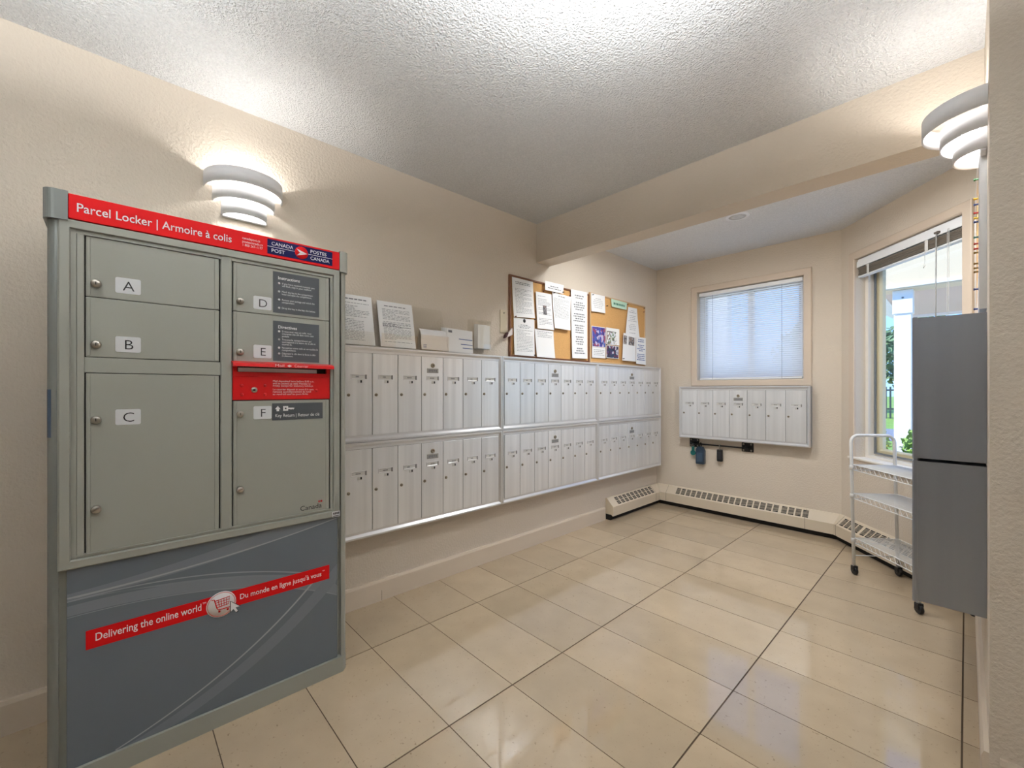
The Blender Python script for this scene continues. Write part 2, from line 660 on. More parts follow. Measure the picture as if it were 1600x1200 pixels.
def added_bowl_pendant(loc, label, power):  # added lamp above the view, bounces extra light into the room
    """added opaque metal bowl, out of view, throwing its light up at the ceiling"""
    t = thing('added_uplighter', label, 'added pendant lamp', loc)
    MB().lathe([(0.001, -0.085), (0.06, -0.080), (0.11, -0.055), (0.150, 0.0), (0.146, 0.0), (0.106, -0.050), (0.056, -0.074), (0.001, -0.078)], (0, 0, 0), 'z', 32).build('bowl', M_white, t)
    MB().lathe([(0.006, -0.078), (0.006, H - loc[2])], (0, 0, 0), 'z', 10).build('stem', M_white, t)
    MB().lathe([(0.05, H - loc[2] - 0.02), (0.055, H - loc[2])], (0, 0, 0), 'z', 20).build('canopy', M_white, t)
    d = bpy.data.lights.new('added_uplight', 'AREA')
    d.shape = 'DISK'
    d.size = 0.24
    d.energy = power
    d.color = (0.95, 0.98, 1.0)
    lo = bpy.data.objects.new('added_uplight', d)
    C.objects.link(lo)
    lo.parent = t
    lo.location = (0, 0, 0.004)
    lo.rotation_euler = (PI, 0, 0)
    return t


added_bowl_pendant((1.78, 0.80, 2.23), 'added white bowl fill uplighter, out of view, in the mouth of the mail alcove', 32)
added_bowl_pendant((1.00, -0.40, 2.20), 'added white bowl fill uplighter, out of view, in front of the left end of the parcel locker', 24)
added_bowl_pendant((3.40, -0.90, 2.20), 'added white bowl fill uplighter, out of view, in the hall right of the viewpoint', 24)


# ------------------------------------------------------------------ wall sconces
def arc_ring(b, hw, dp, z0, z1, th=0.004, n=28):
    """half-elliptic band standing off the wall (local -y)"""
    O, I = [], []
    for k in range(n + 1):
        a = PI * k / n
        O.append((-hw * math.cos(a), -dp * math.sin(a)))
        I.append((-(hw - th) * math.cos(a), -(dp - th) * math.sin(a)))
    vo = [[b.bm.verts.new((p[0], p[1], z)) for p in O] for z in (z0, z1)]
    vi = [[b.bm.verts.new((p[0], p[1], z)) for p in I] for z in (z0, z1)]
    for k in range(n):
        for A, B in ((vo[0], vo[1]), (vi[1], vi[0]), (vo[1], vi[1]), (vi[0], vo[0])):
            f = b.bm.faces.new((A[k], A[k + 1], B[k + 1], B[k]))
            f.smooth = A in (vo[0], vi[1])
    return b


def sconce(loc, rotz, label, power):
    t = thing('wall_sconce', label, 'wall light', loc, rotz, 'tiered white wall sconces')
    MB().box(-0.088, 0.088, -0.016, 0, -0.008, 0.150, 0.003).build('back_plate', M_sconce, t)
    for hw, dp, z0, z1 in ((0.155, 0.158, 0.110, 0.174), (0.123, 0.112, 0.056, 0.120), (0.091, 0.080, 0.0, 0.064)):
        arc_ring(MB(), hw, dp, z0, z1).build('ring', M_sconce, t)
    MB().lathe([(0.010, -0.034), (0.013, -0.030), (0.013, 0.030), (0.010, 0.034)], (0, -0.045, 0.098), 'x', 14).build('lamp_tube', mat('lit_lamp', (255, 250, 242), 0.5, emit=6.0), t)
    for s_ in (-1, 1):
        MB().box(s_ * 0.042 - 0.006, s_ * 0.042 + 0.006, -0.058, -0.016, 0.088, 0.108, 0.002).build('lamp_holder', M_sconce, t)
    d = bpy.data.lights.new('sconce_lamp', 'POINT')
    d.energy = power
    d.shadow_soft_size = 0.02
    d.color = (1.0, 0.98, 0.95)
    lo = bpy.data.objects.new('sconce_lamp', d)
    C.objects.link(lo)
    lo.parent = t
    lo.location = (0, -0.066, 0.105)
    return t


sconce((0, 0.434, 1.974), R90, 'three-tier white wall sconce above the parcel locker', 4.8)
sconce((XR, 2.14, 1.974), -R90, 'three-tier white wall sconce on the right wall by the beam', 4.8)


# ------------------------------------------------------------------ mailbox units
CELL = 0.1508
DOOR_H = 0.438


def shared_meshes():
    d = {}
    gap = 0.0011
    w_ = CELL - 2 * gap
    d['door'] = MB().box(0, w_, -0.004, 0.0, 0, DOOR_H, 0.0016).mesh('door', M_alu)
    b = MB()
    b.lathe([(0.0085, 0.0), (0.0085, -0.0035), (0.0075, -0.005), (0.001, -0.0053)], (0, 0, 0), 'y', 16)
    d['lock'] = b.mesh('lock', M_brass)
    d['keyhole'] = MB().box(-0.0045, 0.0045, -0.0057, -0.005, -0.0011, 0.0011).mesh('keyhole', M_black)
    b = MB()
    b.mitre(-0.043, 0.043, -0.0125, 0.0125, [(0, 0), (0, -0.0022), (0.002, -0.0026), (0.004, -0.0014), (0.004, 0)])
    d['card_holder'] = b.mesh('card_holder', M_aluf)
    d['holder_end'] = MB().box(0.033, 0.042, -0.0034, 0, -0.0115, 0.0115, 0.0008).mesh('holder_clip', mat('dull_grey_clip', (138, 138, 136), 0.45, metal=0.4))
    d['name_card'] = MB().box(-0.038, 0.033, -0.0012, 0, -0.009, 0.009).mesh('name_card', mat('faded_card', (206, 205, 201), 0.5))
    d['latch'] = MB().box(-0.011, 0.012, -0.002, 0, -0.008, 0.008, 0.0006).mesh('number_tab', MATS['faded_card'])
    d['plate'] = MB().box(-0.040, 0.040, -0.0022, 0, -0.0135, 0.0135, 0.0008).mesh('emblem_plate', mat('grey_emblem_plate', (162, 160, 154), 0.4, metal=0.4))
    return d


SH = shared_meshes()


def mailbox(loc, rotz, label, ncell=7, depth=0.085, lip=0.015, cards=True, group='aluminium mailbox units', lockdark=True):
    """loc: lower-left corner of the unit on the wall; local x right, z up, -y out"""
    mg = 0.0262
    W = ncell * CELL + 2 * mg
    HT = 0.509
    t = thing('mailbox_unit', label, 'mailbox', loc, rotz, group)
    fd = -(depth + lip)
    b = MB()
    b.box(0.004, W - 0.004, -depth, 0, 0.004, HT - 0.004)
    b.build('housing', M_steel, t)
    dz = (HT - DOOR_H) / 2 - 0.002
    b = MB()
    b.mitre(0, W, 0, HT, [(0, -depth + 0.002), (0, fd + 0.004), (0.003, fd), (0.011, fd), (0.025, -depth - 0.002), (0.025, -depth + 0.002)])
    # inner filler above and below the doors
    b.box(0.022, W - 0.022, -depth - 0.0035, -depth, 0.02, dz)
    b.box(0.022, W - 0.022, -depth - 0.0035, -depth, dz + DOOR_H + 0.001, HT - 0.02)
    b.build('frame', M_steel if depth > 0.1 else M_aluf, t)
    MB().box(mg - 0.002, W - mg + 0.002, -depth - 0.0008, -depth, dz - 0.001, dz + DOOR_H + 0.002).build('door_gap', M_dark, t)
    for i in range(ncell):
        dr = link('door', SH['door'], t, (mg + i * CELL + 0.0011, -depth - 0.002, dz))
        zz = -0.004
        lk = link('lock', SH['lock'], dr, (0.020, zz, 0.249 - dz))
        link('keyhole', SH['keyhole'], dr, (0.020, zz, 0.249 - dz))
        mid = CELL / 2
        if cards:
            link('card_holder', SH['card_holder'], dr, (mid, zz, 0.345 - dz))
            link('name_card', SH['name_card'], dr, (mid, zz, 0.345 - dz))
            link('holder_clip', SH['holder_end'], dr, (mid, zz, 0.345 - dz))
            link('number_tab', SH['latch'], dr, (mid + 0.004, zz, 0.320 - dz))
            # faint printing on the name card and the number tab
            q = MB()
            xx = -0.016 + random.uniform(-0.004, 0.004)
            for k in range(random.randint(3, 5)):
                q.box(xx, xx + 0.004, -0.0016, -0.0011, -0.0035, 0.0035)
                xx += 0.006
            q.box(-0.036, 0.030, -0.0016, -0.0011, 0.0072, 0.0082)
            q.build('card_print', M_inkgrey, dr, (mid, zz, 0.345 - dz))
            MB().box(0.003, 0.0115, -0.0024, -0.0019, -0.0065, 0.0065).build('number_print', M_ink, dr, (mid + 0.004, zz, 0.320 - dz))
        if i == 3:
            link('emblem_plate', SH['plate'], dr, (mid, zz, 0.390 - dz))
            q = MB()
            for k in range(5):
                q.box(-0.030 + k * 0.0125, -0.021 + k * 0.0125, -0.0027, -0.0021, -0.007 + (k % 2) * 0.002, 0.007)
            q.box(-0.034, 0.034, -0.0027, -0.0021, -0.011, -0.0085)
            q.build('emblem_print', M_inkgrey, dr, (mid, zz, 0.390 - dz))
            MB().lathe([(0.0135, 0.0), (0.0135, -0.004), (0.011, -0.007), (0.0065, -0.0075), (0.006, -0.005), (0.001, -0.005)], (mid, zz, 0.421 - dz), 'y', 20).build('master_lock', M_brass, dr)
            MB().lathe([(0.003, 0), (0.001, -0.0002)], (mid, zz - 0.0052, 0.421 - dz), 'y', 8).build('master_keyhole', M_black, dr)
    return t


U = 7 * CELL + 2 * 0.0262
ys = [4.157 - U * 3, 4.157 - U * 2, 4.157 - U]
zs = {'upper': 0.916, 'lower': 0.405}
where = ['nearest the parcel locker', 'in the middle of the left wall', 'nearest the window corner']
for k, y in enumerate(ys):
    for row in ('upper', 'lower'):
        mailbox((0, y, zs[row]), R90, 'seven-door aluminium mailbox unit in the %s row, %s' % (row, where[k]), depth=0.085)
mailbox((0.291, BACKY, 0.7165), 0, 'single seven-door mailbox unit mounted below the small blind-covered window', depth=0.075)
# bank on the right wall, seen from its end
for row, z in (('upper', 0.943), ('lower', 0.431)):
    mailbox((XR, 2.1 + 6 * CELL + 0.0524, z), -R90, '%s steel mailbox unit on the right wall, seen end-on beside the wire cart' % row,
            ncell=6, depth=0.168, lip=0.012, group='mailbox units on the right wall')


# ------------------------------------------------------------------ parcel locker
L = thing('parcel_locker', 'tall grey-green parcel locker with red header sign and lettered doors', 'parcel locker', (0.0, 0, 0), R90)
# local x = world y, -local y = world x
FX = -0.466
MB().box(-0.128, 0.704, -0.448, -0.04, 0.0, 1.70, 0.004).build('body', M_lock, L)


def post(xc, sgn):
    b = MB()
    # rounded extrusion at the front corner
    pts = []
    for k in range(9):
        a = PI / 2 * k / 8
        pts.append((xc + sgn * 0.020 * math.sin(a), -0.446 - 0.020 * math.cos(a)))
    pts += [(xc + sgn * 0.020, -0.06), (xc - sgn * 0.004, -0.06), (xc - sgn * 0.004, -0.466)]
    b.prism(pts, 'z', 0.064, 1.70)
    for f in b.bm.faces:
        f.smooth = False
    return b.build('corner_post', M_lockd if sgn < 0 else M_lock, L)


pl_ = post(-0.126, -1)
pr_ = post(0.702, 1)
MB().box(-0.1468, -0.1455, -0.44, -0.07, 1.052, 1.192).build('band', M_blueband, pl_)
b = MB()
pts = [(-0.126 - 0.0206 * math.sin(PI / 2 * k / 8), -0.446 - 0.0206 * math.cos(PI / 2 * k / 8)) for k in range(3, 9)]
pts += [(-0.126 - 0.0195 * math.sin(PI / 2 * k / 8), -0.446 - 0.0195 * math.cos(PI / 2 * k / 8)) for k in range(8, 2, -1)]
b.prism(pts, 'z', 1.052, 1.192)
b.build('corner_band', M_blueband, pl_)
MB().box(0.7222, 0.7235, -0.44, -0.07, 1.052, 1.186).build('band', M_blueband, pr_)
# plinth
b = MB()
pts = [(-0.147, -0.452), (-0.127, -0.472), (0.703, -0.472), (0.723, -0.452), (0.723, -0.05), (-0.147, -0.05)]
b.prism(pts, 'z', 0.0, 0.064)
b.build('plinth', M_lock, L)
# header: grey caps and red sign
b = MB()
b.box(-0.147, 0.722, -0.462, -0.05, 1.692, 1.768)
b.build('header_box', M_lock, L)
for x0, x1, s_ in ((-0.154, -0.1025, -1), (0.6885, 0.727, 1)):
    b = MB()
    xo = x0 if s_ < 0 else x1
    xi = x1 if s_ < 0 else x0
    pts = []
    for k in range(7):
        a = PI / 2 * k / 6
        pts.append((xo - s_ * 0.024 * (1 - math.sin(a)), -0.454 - 0.024 * math.cos(a)))
    pts += [(xo, -0.04), (xi, -0.04), (xi, -0.478)]
    b.prism(pts, 'z', 1.688, 1.774)
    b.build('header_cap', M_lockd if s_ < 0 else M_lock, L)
hd = MB().box(-0.102, 0.688, -0.474, -0.460, 1.696, 1.769, 0.001).build('header_sign', M_red, L)
hy = -0.4745
text('lettering', 'Parcel Locker | Armoire à colis', 0.037, M_wtext, hd, -0.084, hy, 1.7195, bold=0.0003, width=0.388)
text('lettering', 'canadapost.ca\npostescanada.ca\n1 800 267-1177', 0.0125, M_wtext, hd, 0.337, hy, 1.741, bold=0.0, width=0.066, spacing=1.0)
MB().box(0.418, 0.658, -0.4752, -0.474, 1.706, 1.762).build('emblem_field', M_navy, hd)
for x0, x1 in ((0.418, 0.513), (0.563, 0.658)):
    MB().box(x0, x1, -0.4756, -0.4751, 1.7335, 1.7352).build('emblem_rule', M_wtext, hd)
for tx, x, z, wd in (('CANADA', 0.432, 1.7405, 0.076), ('POST', 0.432, 1.7145, 0.046), ('POSTES', 0.572, 1.7405, 0.062), ('CANADA', 0.572, 1.7145, 0.074)):
    text('lettering', tx, 0.019, M_wtext, hd, x, -0.4757, z, bold=0.0001, width=wd)
MB().lathe([(0.0245, 0.0), (0.0245, -0.0006), (0.001, -0.0007)], (0.538, -0.4752, 1.734), 'y', 28).build('emblem_disc', M_red, hd)
b = MB()
b.prism([(0.520, 1.747), (0.560, 1.733), (0.520, 1.720), (0.532, 1.733)], 'y', -0.4764, -0.4759)
b.build('emblem_wing', M_wtext, hd)
b = MB()
b.prism([(0.524, 1.7335), (0.552, 1.7328), (0.524, 1.7316)], 'y', -0.4767, -0.4764)
b.build('emblem_wing_line', M_red, hd)

# upper door frame
b = MB()
b.mitre(-0.124, 0.690, 0.660, 1.694, [(0, -0.44), (0, -0.470), (0.004, -0.474), (0.024, -0.474), (0.027, -0.466), (0.033, -0.466), (0.033, -0.470), (0.038, -0.470), (0.038, -0.44)])
b.build('door_frame', M_lock, L)
MB().box(-0.088, 0.655, -0.456, -0.44, 0.69, 1.665).build('frame_void', M_dark, L)
MB().box(0.272, 0.306, -0.470, -0.44, 0.690, 1.668, 0.003).build('mullion', M_lock, L)
MB().box(-0.086, -0.069, -0.469, -0.44, 0.690, 1.664, 0.002).build('jamb', M_lock, L)
MB().box(-0.069, 0.272, -0.4665, -0.44, 1.243, 1.289, 0.001).build('cross_rail', M_lock, L)


def locker_lock(par, x, z, kind):
    b = MB()
    b.lathe([(0.0125, 0), (0.0125, -0.004), (0.0105, -0.009), (0.009, -0.0105), (0.001, -0.0108)], (x, -0.466, z), 'y', 20)
    o = b.build('lock', M_chrome, par)
    if kind:
        MB().box(x - 0.001, x + 0.001, -0.4772, -0.4766, z - 0.0045, z + 0.0045).build('keyway', M_black, par)
    else:
        b = MB()
        b.prism([(x - 0.008, z - 0.005), (x - 0.006, z - 0.007), (x + 0.008, z + 0.004), (x + 0.006, z + 0.006)], 'y', -0.4785, -0.4768)
        b.build('lock_bar', M_chrome, par)


def label_card(par, ch, x, z):
    b = MB()
    x0, x1, z0, z1, r = x, x + 0.060, z - 0.0245, z + 0.0245, 0.005
    pts = []
    for cxx, czz, a0 in ((x1 - r, z1 - r, 0), (x0 + r, z1 - r, 90), (x0 + r, z0 + r, 180), (x1 - r, z0 + r, 270)):
        for k in range(5):
            a = math.radians(a0 + 22.5 * k)
            pts.append((cxx + r * math.cos(a), czz + r * math.sin(a)))
    b.prism(pts, 'y', -0.4669, -0.466)
    b.build('letter_card', M_lab, par)
    text('letter', ch, 0.043, M_ink, par, x + 0.031, -0.4672, z - 0.0155, 'CENTER', bold=-0.0003)


def locker_door(ch, x0, x1, z0, z1, locks, cardpos):
    b = MB()
    b.box(x0, x1, -0.466, -0.452, z0, z1, 0.0015)
    b.box(x1 - 0.014, x1 - 0.001, -0.4672, -0.465, z0 + 0.002, z1 - 0.002, 0.001)
    b.box(x0 + 0.001, x0 + 0.011, -0.4675, -0.465, z0 + 0.002, z1 - 0.002, 0.002)
    d = b.build('door', M_lock, L)
    d['label'] = 'grey-green compartment door lettered ' + ch
    for (lx, lz, kd) in locks:
        locker_lock(d, lx, lz, kd)
    label_card(d, ch, *cardpos)
    return d


dA = locker_door('A', -0.066, 0.268, 1.4735, 1.655, [(-0.044, 1.514, 1)], (-0.001, 1.5185))
dB = locker_door('B', -0.066, 0.268, 1.291, 1.4715, [(-0.044, 1.329, 1)], (-0.001, 1.334))
dC = locker_door('C', -0.066, 0.268, 0.697, 1.241, [(-0.044, 1.100, 1), (-0.044, 0.827, 0)], (-0.001, 1.1055))
dD = locker_door('D', 0.310, 0.648, 1.477, 1.655, [(0.331, 1.515, 1)], (0.374, 1.5175))
dE = locker_door('E', 0.310, 0.648, 1.295, 1.475, [(0.331, 1.330, 1)], (0.374, 1.335))
dF = locker_door('F', 0.310, 0.648, 0.697, 1.151, [(0.331, 1.103, 1), (0.331, 0.827, 0)], (0.374, 1.1055))


def placard(d, z0, z1, head, items):
    p = MB().box(0.439, 0.608, -0.4668, -0.466, z0, z1).build('placard', M_plac, d)
    y = -0.4670
    text('heading', head, 0.0165, M_wtext, p, 0.456, y, z1 - 0.028, bold=0.0002)
    zz = z1 - (0.046 if len(head) > 10 else 0.042)
    tot = sum(it.count('\n') + 1 for it in items)
    lh = 0.0094
    gp = (zz - (z0 + 0.008) - lh * tot) / max(1, len(items) - 1)
    for i, it in enumerate(items):
        MB().lathe([(0.0042, 0), (0.001, -0.0003)], (0.460, y, zz + 0.0026), 'y', 12).build('bullet', M_wtext, p)
        ln = it.count('\n') + 1
        text('lines', it, 0.0100, M_wtext, p, 0.470, y, zz, spacing=0.92, width=min(0.133, 0.00353 * max(len(q) for q in it.split('\n'))))
        zz -= lh * ln + min(gp, 0.016)
    return p


placard(dD, 1.487, 1.645, 'Instructions', ['If you have received material, you\nwill find a key in your mailbox.', 'Match the key to the compartment\nletter and open the compartment.', 'Remove your package and relock the\ncompartment.', 'Drop the key in the key slot below.'])
placard(dE, 1.302, 1.456, 'Directives', ['Si vous avez reçu un colis, vous\ntrouverez une clé dans votre case\npostale.', 'Trouvez le compartiment qui\ncorrespond à la lettre de la clé et\nouvrez-le.', 'Récupérez votre colis et verrouillez le\ncompartiment.', 'Déposez la clé dans la fente à clés\nci-dessous.'])
kp = MB().box(0.436, 0.622, -0.4668, -0.466, 1.0745, 1.1395).build('placard', M_plac, dF)
text('lettering', 'Key Return | Retour de clé', 0.0185, M_wtext, kp, 0.447, -0.467, 1.086, width=0.162)
b = MB()
b.prism([(0.446, 1.117), (0.4555, 1.1295), (0.465, 1.117), (0.460, 1.117), (0.460, 1.109), (0.451, 1.109), (0.451, 1.117)], 'y', -0.4672, -0.4668)
b.build('arrow_mark', M_wtext, kp)
b = MB()
b.mitre(0.474, 0.492, 1.110, 1.128, [(0, -0.4668), (0, -0.4672), (0.006, -0.4672), (0.006, -0.4668)])
b.prism([(0.491, 1.1165), (0.491, 1.1215), (0.514, 1.1215), (0.514, 1.1175), (0.510, 1.1135), (0.506, 1.1165), (0.502, 1.1135), (0.498, 1.1165)], 'y', -0.4672, -0.4668)
b.build('key_mark', M_wtext, kp)
# national wordmark with small flag
text('wordmark', 'Canada', 0.0265, M_ink, dF, 0.536, -0.4672, 0.7095, width=0.082)
b = MB()
b.box(0.606, 0.6095, -0.4674, -0.466, 0.7315, 0.739)
b.box(0.6165, 0.620, -0.4674, -0.466, 0.7315, 0.739)
b.prism([(0.6110, 0.7352), (0.613, 0.7384), (0.615, 0.7352), (0.6134, 0.733), (0.6126, 0.733)], 'y', -0.4674, -0.466)
b.build('flag_mark', M_red, dF)

# red mail slot
ms = MB().box(0.308, 0.650, -0.468, -0.452, 1.154, 1.2405, 0.001).build('mail_slot', M_redd, L)
b = MB()
b.prism([(-0.452, 1.296), (-0.470, 1.296), (-0.500, 1.288), (-0.502, 1.276), (-0.492, 1.2755), (-0.466, 1.282), (-0.452, 1.282)], 'x', 0.304, 0.656)
b.build('hood', M_redd, ms)
b = MB()
b.box(0.308, 0.650, -0.470, -0.452, 1.2405, 1.257, 0.001)
b.box(0.308, 0.322, -0.470, -0.452, 1.257, 1.284)
b.box(0.636, 0.650, -0.470, -0.452, 1.257, 1.284)
b.build('slot_surround', M_redd, ms)
MB().box(0.322, 0.636, -0.458, -0.452, 1.257, 1.283).build('slot_void', M_dark, ms)
MB().box(0.326, 0.600, -0.463, -0.459, 1.258, 1.2725).build('slot_flap', M_lab, ms)
text('lettering', 'Mail', 0.014, M_wtext, ms, 0.438, -0.5022, 1.2785, width=0.031)
text('lettering', 'Courrier', 0.014, M_wtext, ms, 0.505, -0.5022, 1.2785, width=0.05)
b = MB()
b.prism([(0.479, 1.2825), (0.487, 1.287), (0.496, 1.2825), (0.487, 1.278)], 'y', -0.5024, -0.500)
b.build('diamond_mark', M_wtext, ms)
text('lettering', 'Mail deposited here before 8:00 a.m.\nwill be picked up daily Monday to\nFriday except for statutory holidays', 0.0098, M_wtext, ms, 0.438, -0.4685, 1.2215, spacing=0.92, width=0.150)
text('lettering', 'Le courrier déposé ici avant 8 h sera\nramassé quotidiennement du lundi\nau vendredi sauf les jours fériés', 0.0098, M_wtext, ms, 0.438, -0.4685, 1.1895, spacing=0.92, width=0.148)
MB().lathe([(0.0105, 0), (0.0105, -0.003), (0.001, -0.0035)], (0.376, -0.468, 1.191), 'y', 20).build('lock', M_chrome, ms)
MB().lathe([(0.0045, 0), (0.001, -0.0004)], (0.376, -0.4716, 1.191), 'y', 10).build('keyway', M_black, ms)
for x, z in ((0.337, 1.207), (0.337, 1.174), (0.412, 1.207), (0.412, 1.174), (0.598, 1.189)):
    MB().lathe([(0.0055, 0), (0.0045, -0.0022), (0.001, -0.0028)], (x, -0.468, z), 'y', 12).build('rivet', M_redd, ms)

# lower printed panel
lpn = MB().box(-0.106, 0.684, -0.462, -0.446, 0.064, 0.661, 0.001).build('lower_panel', mat('slate_grey_laminate', (98, 107, 116), 0.28, noise=0.06, nscale=1.2, coat=0.3), L)


def swoosh(p0, p1, p2, w0, w1, fac):
    """printed pale ribbon on the panel along a quadratic curve"""
    m = MATS.get('pale_ribbon_%d' % fac)
    if not m:
        base = (98, 107, 116)
        m = mat('pale_ribbon_%d' % fac, tuple(c + (215 - c) * fac / 100 for c in base), 0.28, coat=0.3)
    b = MB()
    n = 26
    prev = None
    for k in range(n + 1):
        t = k / n
        x = (1 - t) ** 2 * p0[0] + 2 * t * (1 - t) * p1[0] + t * t * p2[0]
        z = (1 - t) ** 2 * p0[1] + 2 * t * (1 - t) * p1[1] + t * t * p2[1]
        dx = 2 * (1 - t) * (p1[0] - p0[0]) + 2 * t * (p2[0] - p1[0])
        dz = 2 * (1 - t) * (p1[1] - p0[1]) + 2 * t * (p2[1] - p1[1])
        ll = math.hypot(dx, dz)
        wd = w0 + (w1 - w0) * t
        nx, nz = -dz / ll * wd, dx / ll * wd
        cl_ = lambda px_, pz_: (min(max(px_, -0.105), 0.683), SW[0], min(max(pz_, 0.065), 0.66))
        cur = (b.bm.verts.new(cl_(x, z)), b.bm.verts.new(cl_(x + nx, z + nz)))
        if prev:
            b.bm.faces.new((prev[0], cur[0], cur[1], prev[1]))
        prev = cur
    b.build('printed_ribbon', m, lpn)
    SW[0] -= 0.00004


SW = [-0.46215]
swoosh((-0.105, 0.566), (0.25, 0.565), (0.683, 0.655), 0.020, 0.060, 16)
swoosh((-0.105, 0.570), (0.28, 0.575), (0.683, 0.650), 0.006, 0.004, 48)
swoosh((-0.105, 0.562), (0.28, 0.562), (0.683, 0.40), 0.010, -0.05, 20)
swoosh((-0.105, 0.562), (0.28, 0.585), (0.683, 0.40), 0.003, 0.005, 36)
swoosh((-0.105, 0.52), (0.30, 0.53), (0.683, 0.33), 0.030, 0.04, 18)
swoosh((-0.105, 0.515), (0.32, 0.525), (0.683, 0.325), 0.002, 0.004, 30)
swoosh((0.02, 0.065), (0.40, 0.16), (0.683, 0.46), -0.03, -0.05, 14)
swoosh((0.0, 0.065), (0.36, 0.17), (0.62, 0.44), 0.004, 0.007, 50)

bn = MB().box(-0.066, 0.650, -0.4634, -0.4622, 0.406, 0.463).build('banner', M_red, lpn)
text('lettering', 'Delivering the online world', 0.0335, M_wtext, bn, -0.045, -0.4637, 0.4265, bold=0.0003, width=0.262)
text('lettering', 'TM', 0.008, M_wtext, bn, 0.220, -0.4637, 0.446)
text('lettering', 'Du monde en ligne jusqu\'à vous', 0.0265, M_wtext, bn, 0.332, -0.4637, 0.4265, bold=0.0002, width=0.286)
text('lettering', 'TM', 0.0065, M_wtext, bn, 0.622, -0.4637, 0.443)
b = MB()
b.lathe([(0.0445, 0), (0.0445, -0.0006), (0.001, -0.0007)], (0.275, -0.4634, 0.428), 'y', 36)
b.build('emblem_disc', M_wtext, bn)
b = MB()
b.tube([(0.275 + 0.041 * math.cos(2 * PI * k / 36), -0.4642, 0.428 + 0.041 * math.sin(2 * PI * k / 36)) for k in range(36)], 0.0008, 6, True)
b.build('emblem_outline', M_red, bn)
b = MB()   # shopping trolley pictogram
yk = -0.4644
b.tube([(0.246, yk, 0.451), (0.254, yk, 0.450), (0.262, yk, 0.418), (0.266, yk, 0.411), (0.300, yk, 0.411)], 0.0016, 5)
b.tube([(0.255, yk, 0.445), (0.300, yk, 0.449), (0.296, yk, 0.423), (0.262, yk, 0.420)], 0.0013, 5)
for k in range(1, 5):
    b.tube([(0.257 + 0.0085 * k, yk, 0.446), (0.262 + 0.0070 * k, yk, 0.421)], 0.0009, 4)
for k in range(1, 3):
    b.tube([(0.257, yk, 0.446 - 0.0085 * k), (0.299, yk, 0.448 - 0.0085 * k)], 0.0009, 4)
for x in (0.269, 0.294):
    b.lathe([(0.0038, 0), (0.001, -0.0004)], (x, yk, 0.4045), 'y', 10)
b.build('trolley_mark', M_red, bn)
ptr = [(0.303, 0.428), (0.303, 0.392), (0.311, 0.399), (0.319, 0.385), (0.325, 0.388), (0.318, 0.402), (0.330, 0.403)]
b = MB()
b.prism(ptr, 'y', -0.4656, -0.4651)
b.build('pointer_mark', M_wtext, bn)
cxp, czp = 0.313, 0.405
b = MB()
b.prism([(cxp + (x - cxp) * 1.22, czp + (z - czp) * 1.16) for x, z in ptr], 'y', -0.4650, -0.4646)
b.build('pointer_outline', M_ink, bn)
tg = MB().box(0.658, 0.690, -0.4748, -0.474, 0.661, 0.6835).build('asset_tag', M_lab, L)
b = MB()
for k in range(4):
    b.box(0.662 + k * 0.0066, 0.6665 + k * 0.0066, -0.4753, -0.4748, 0.671, 0.680)
b.box(0.661, 0.688, -0.4753, -0.4748, 0.664, 0.6665)
b.build('tag_print', M_ink, tg)


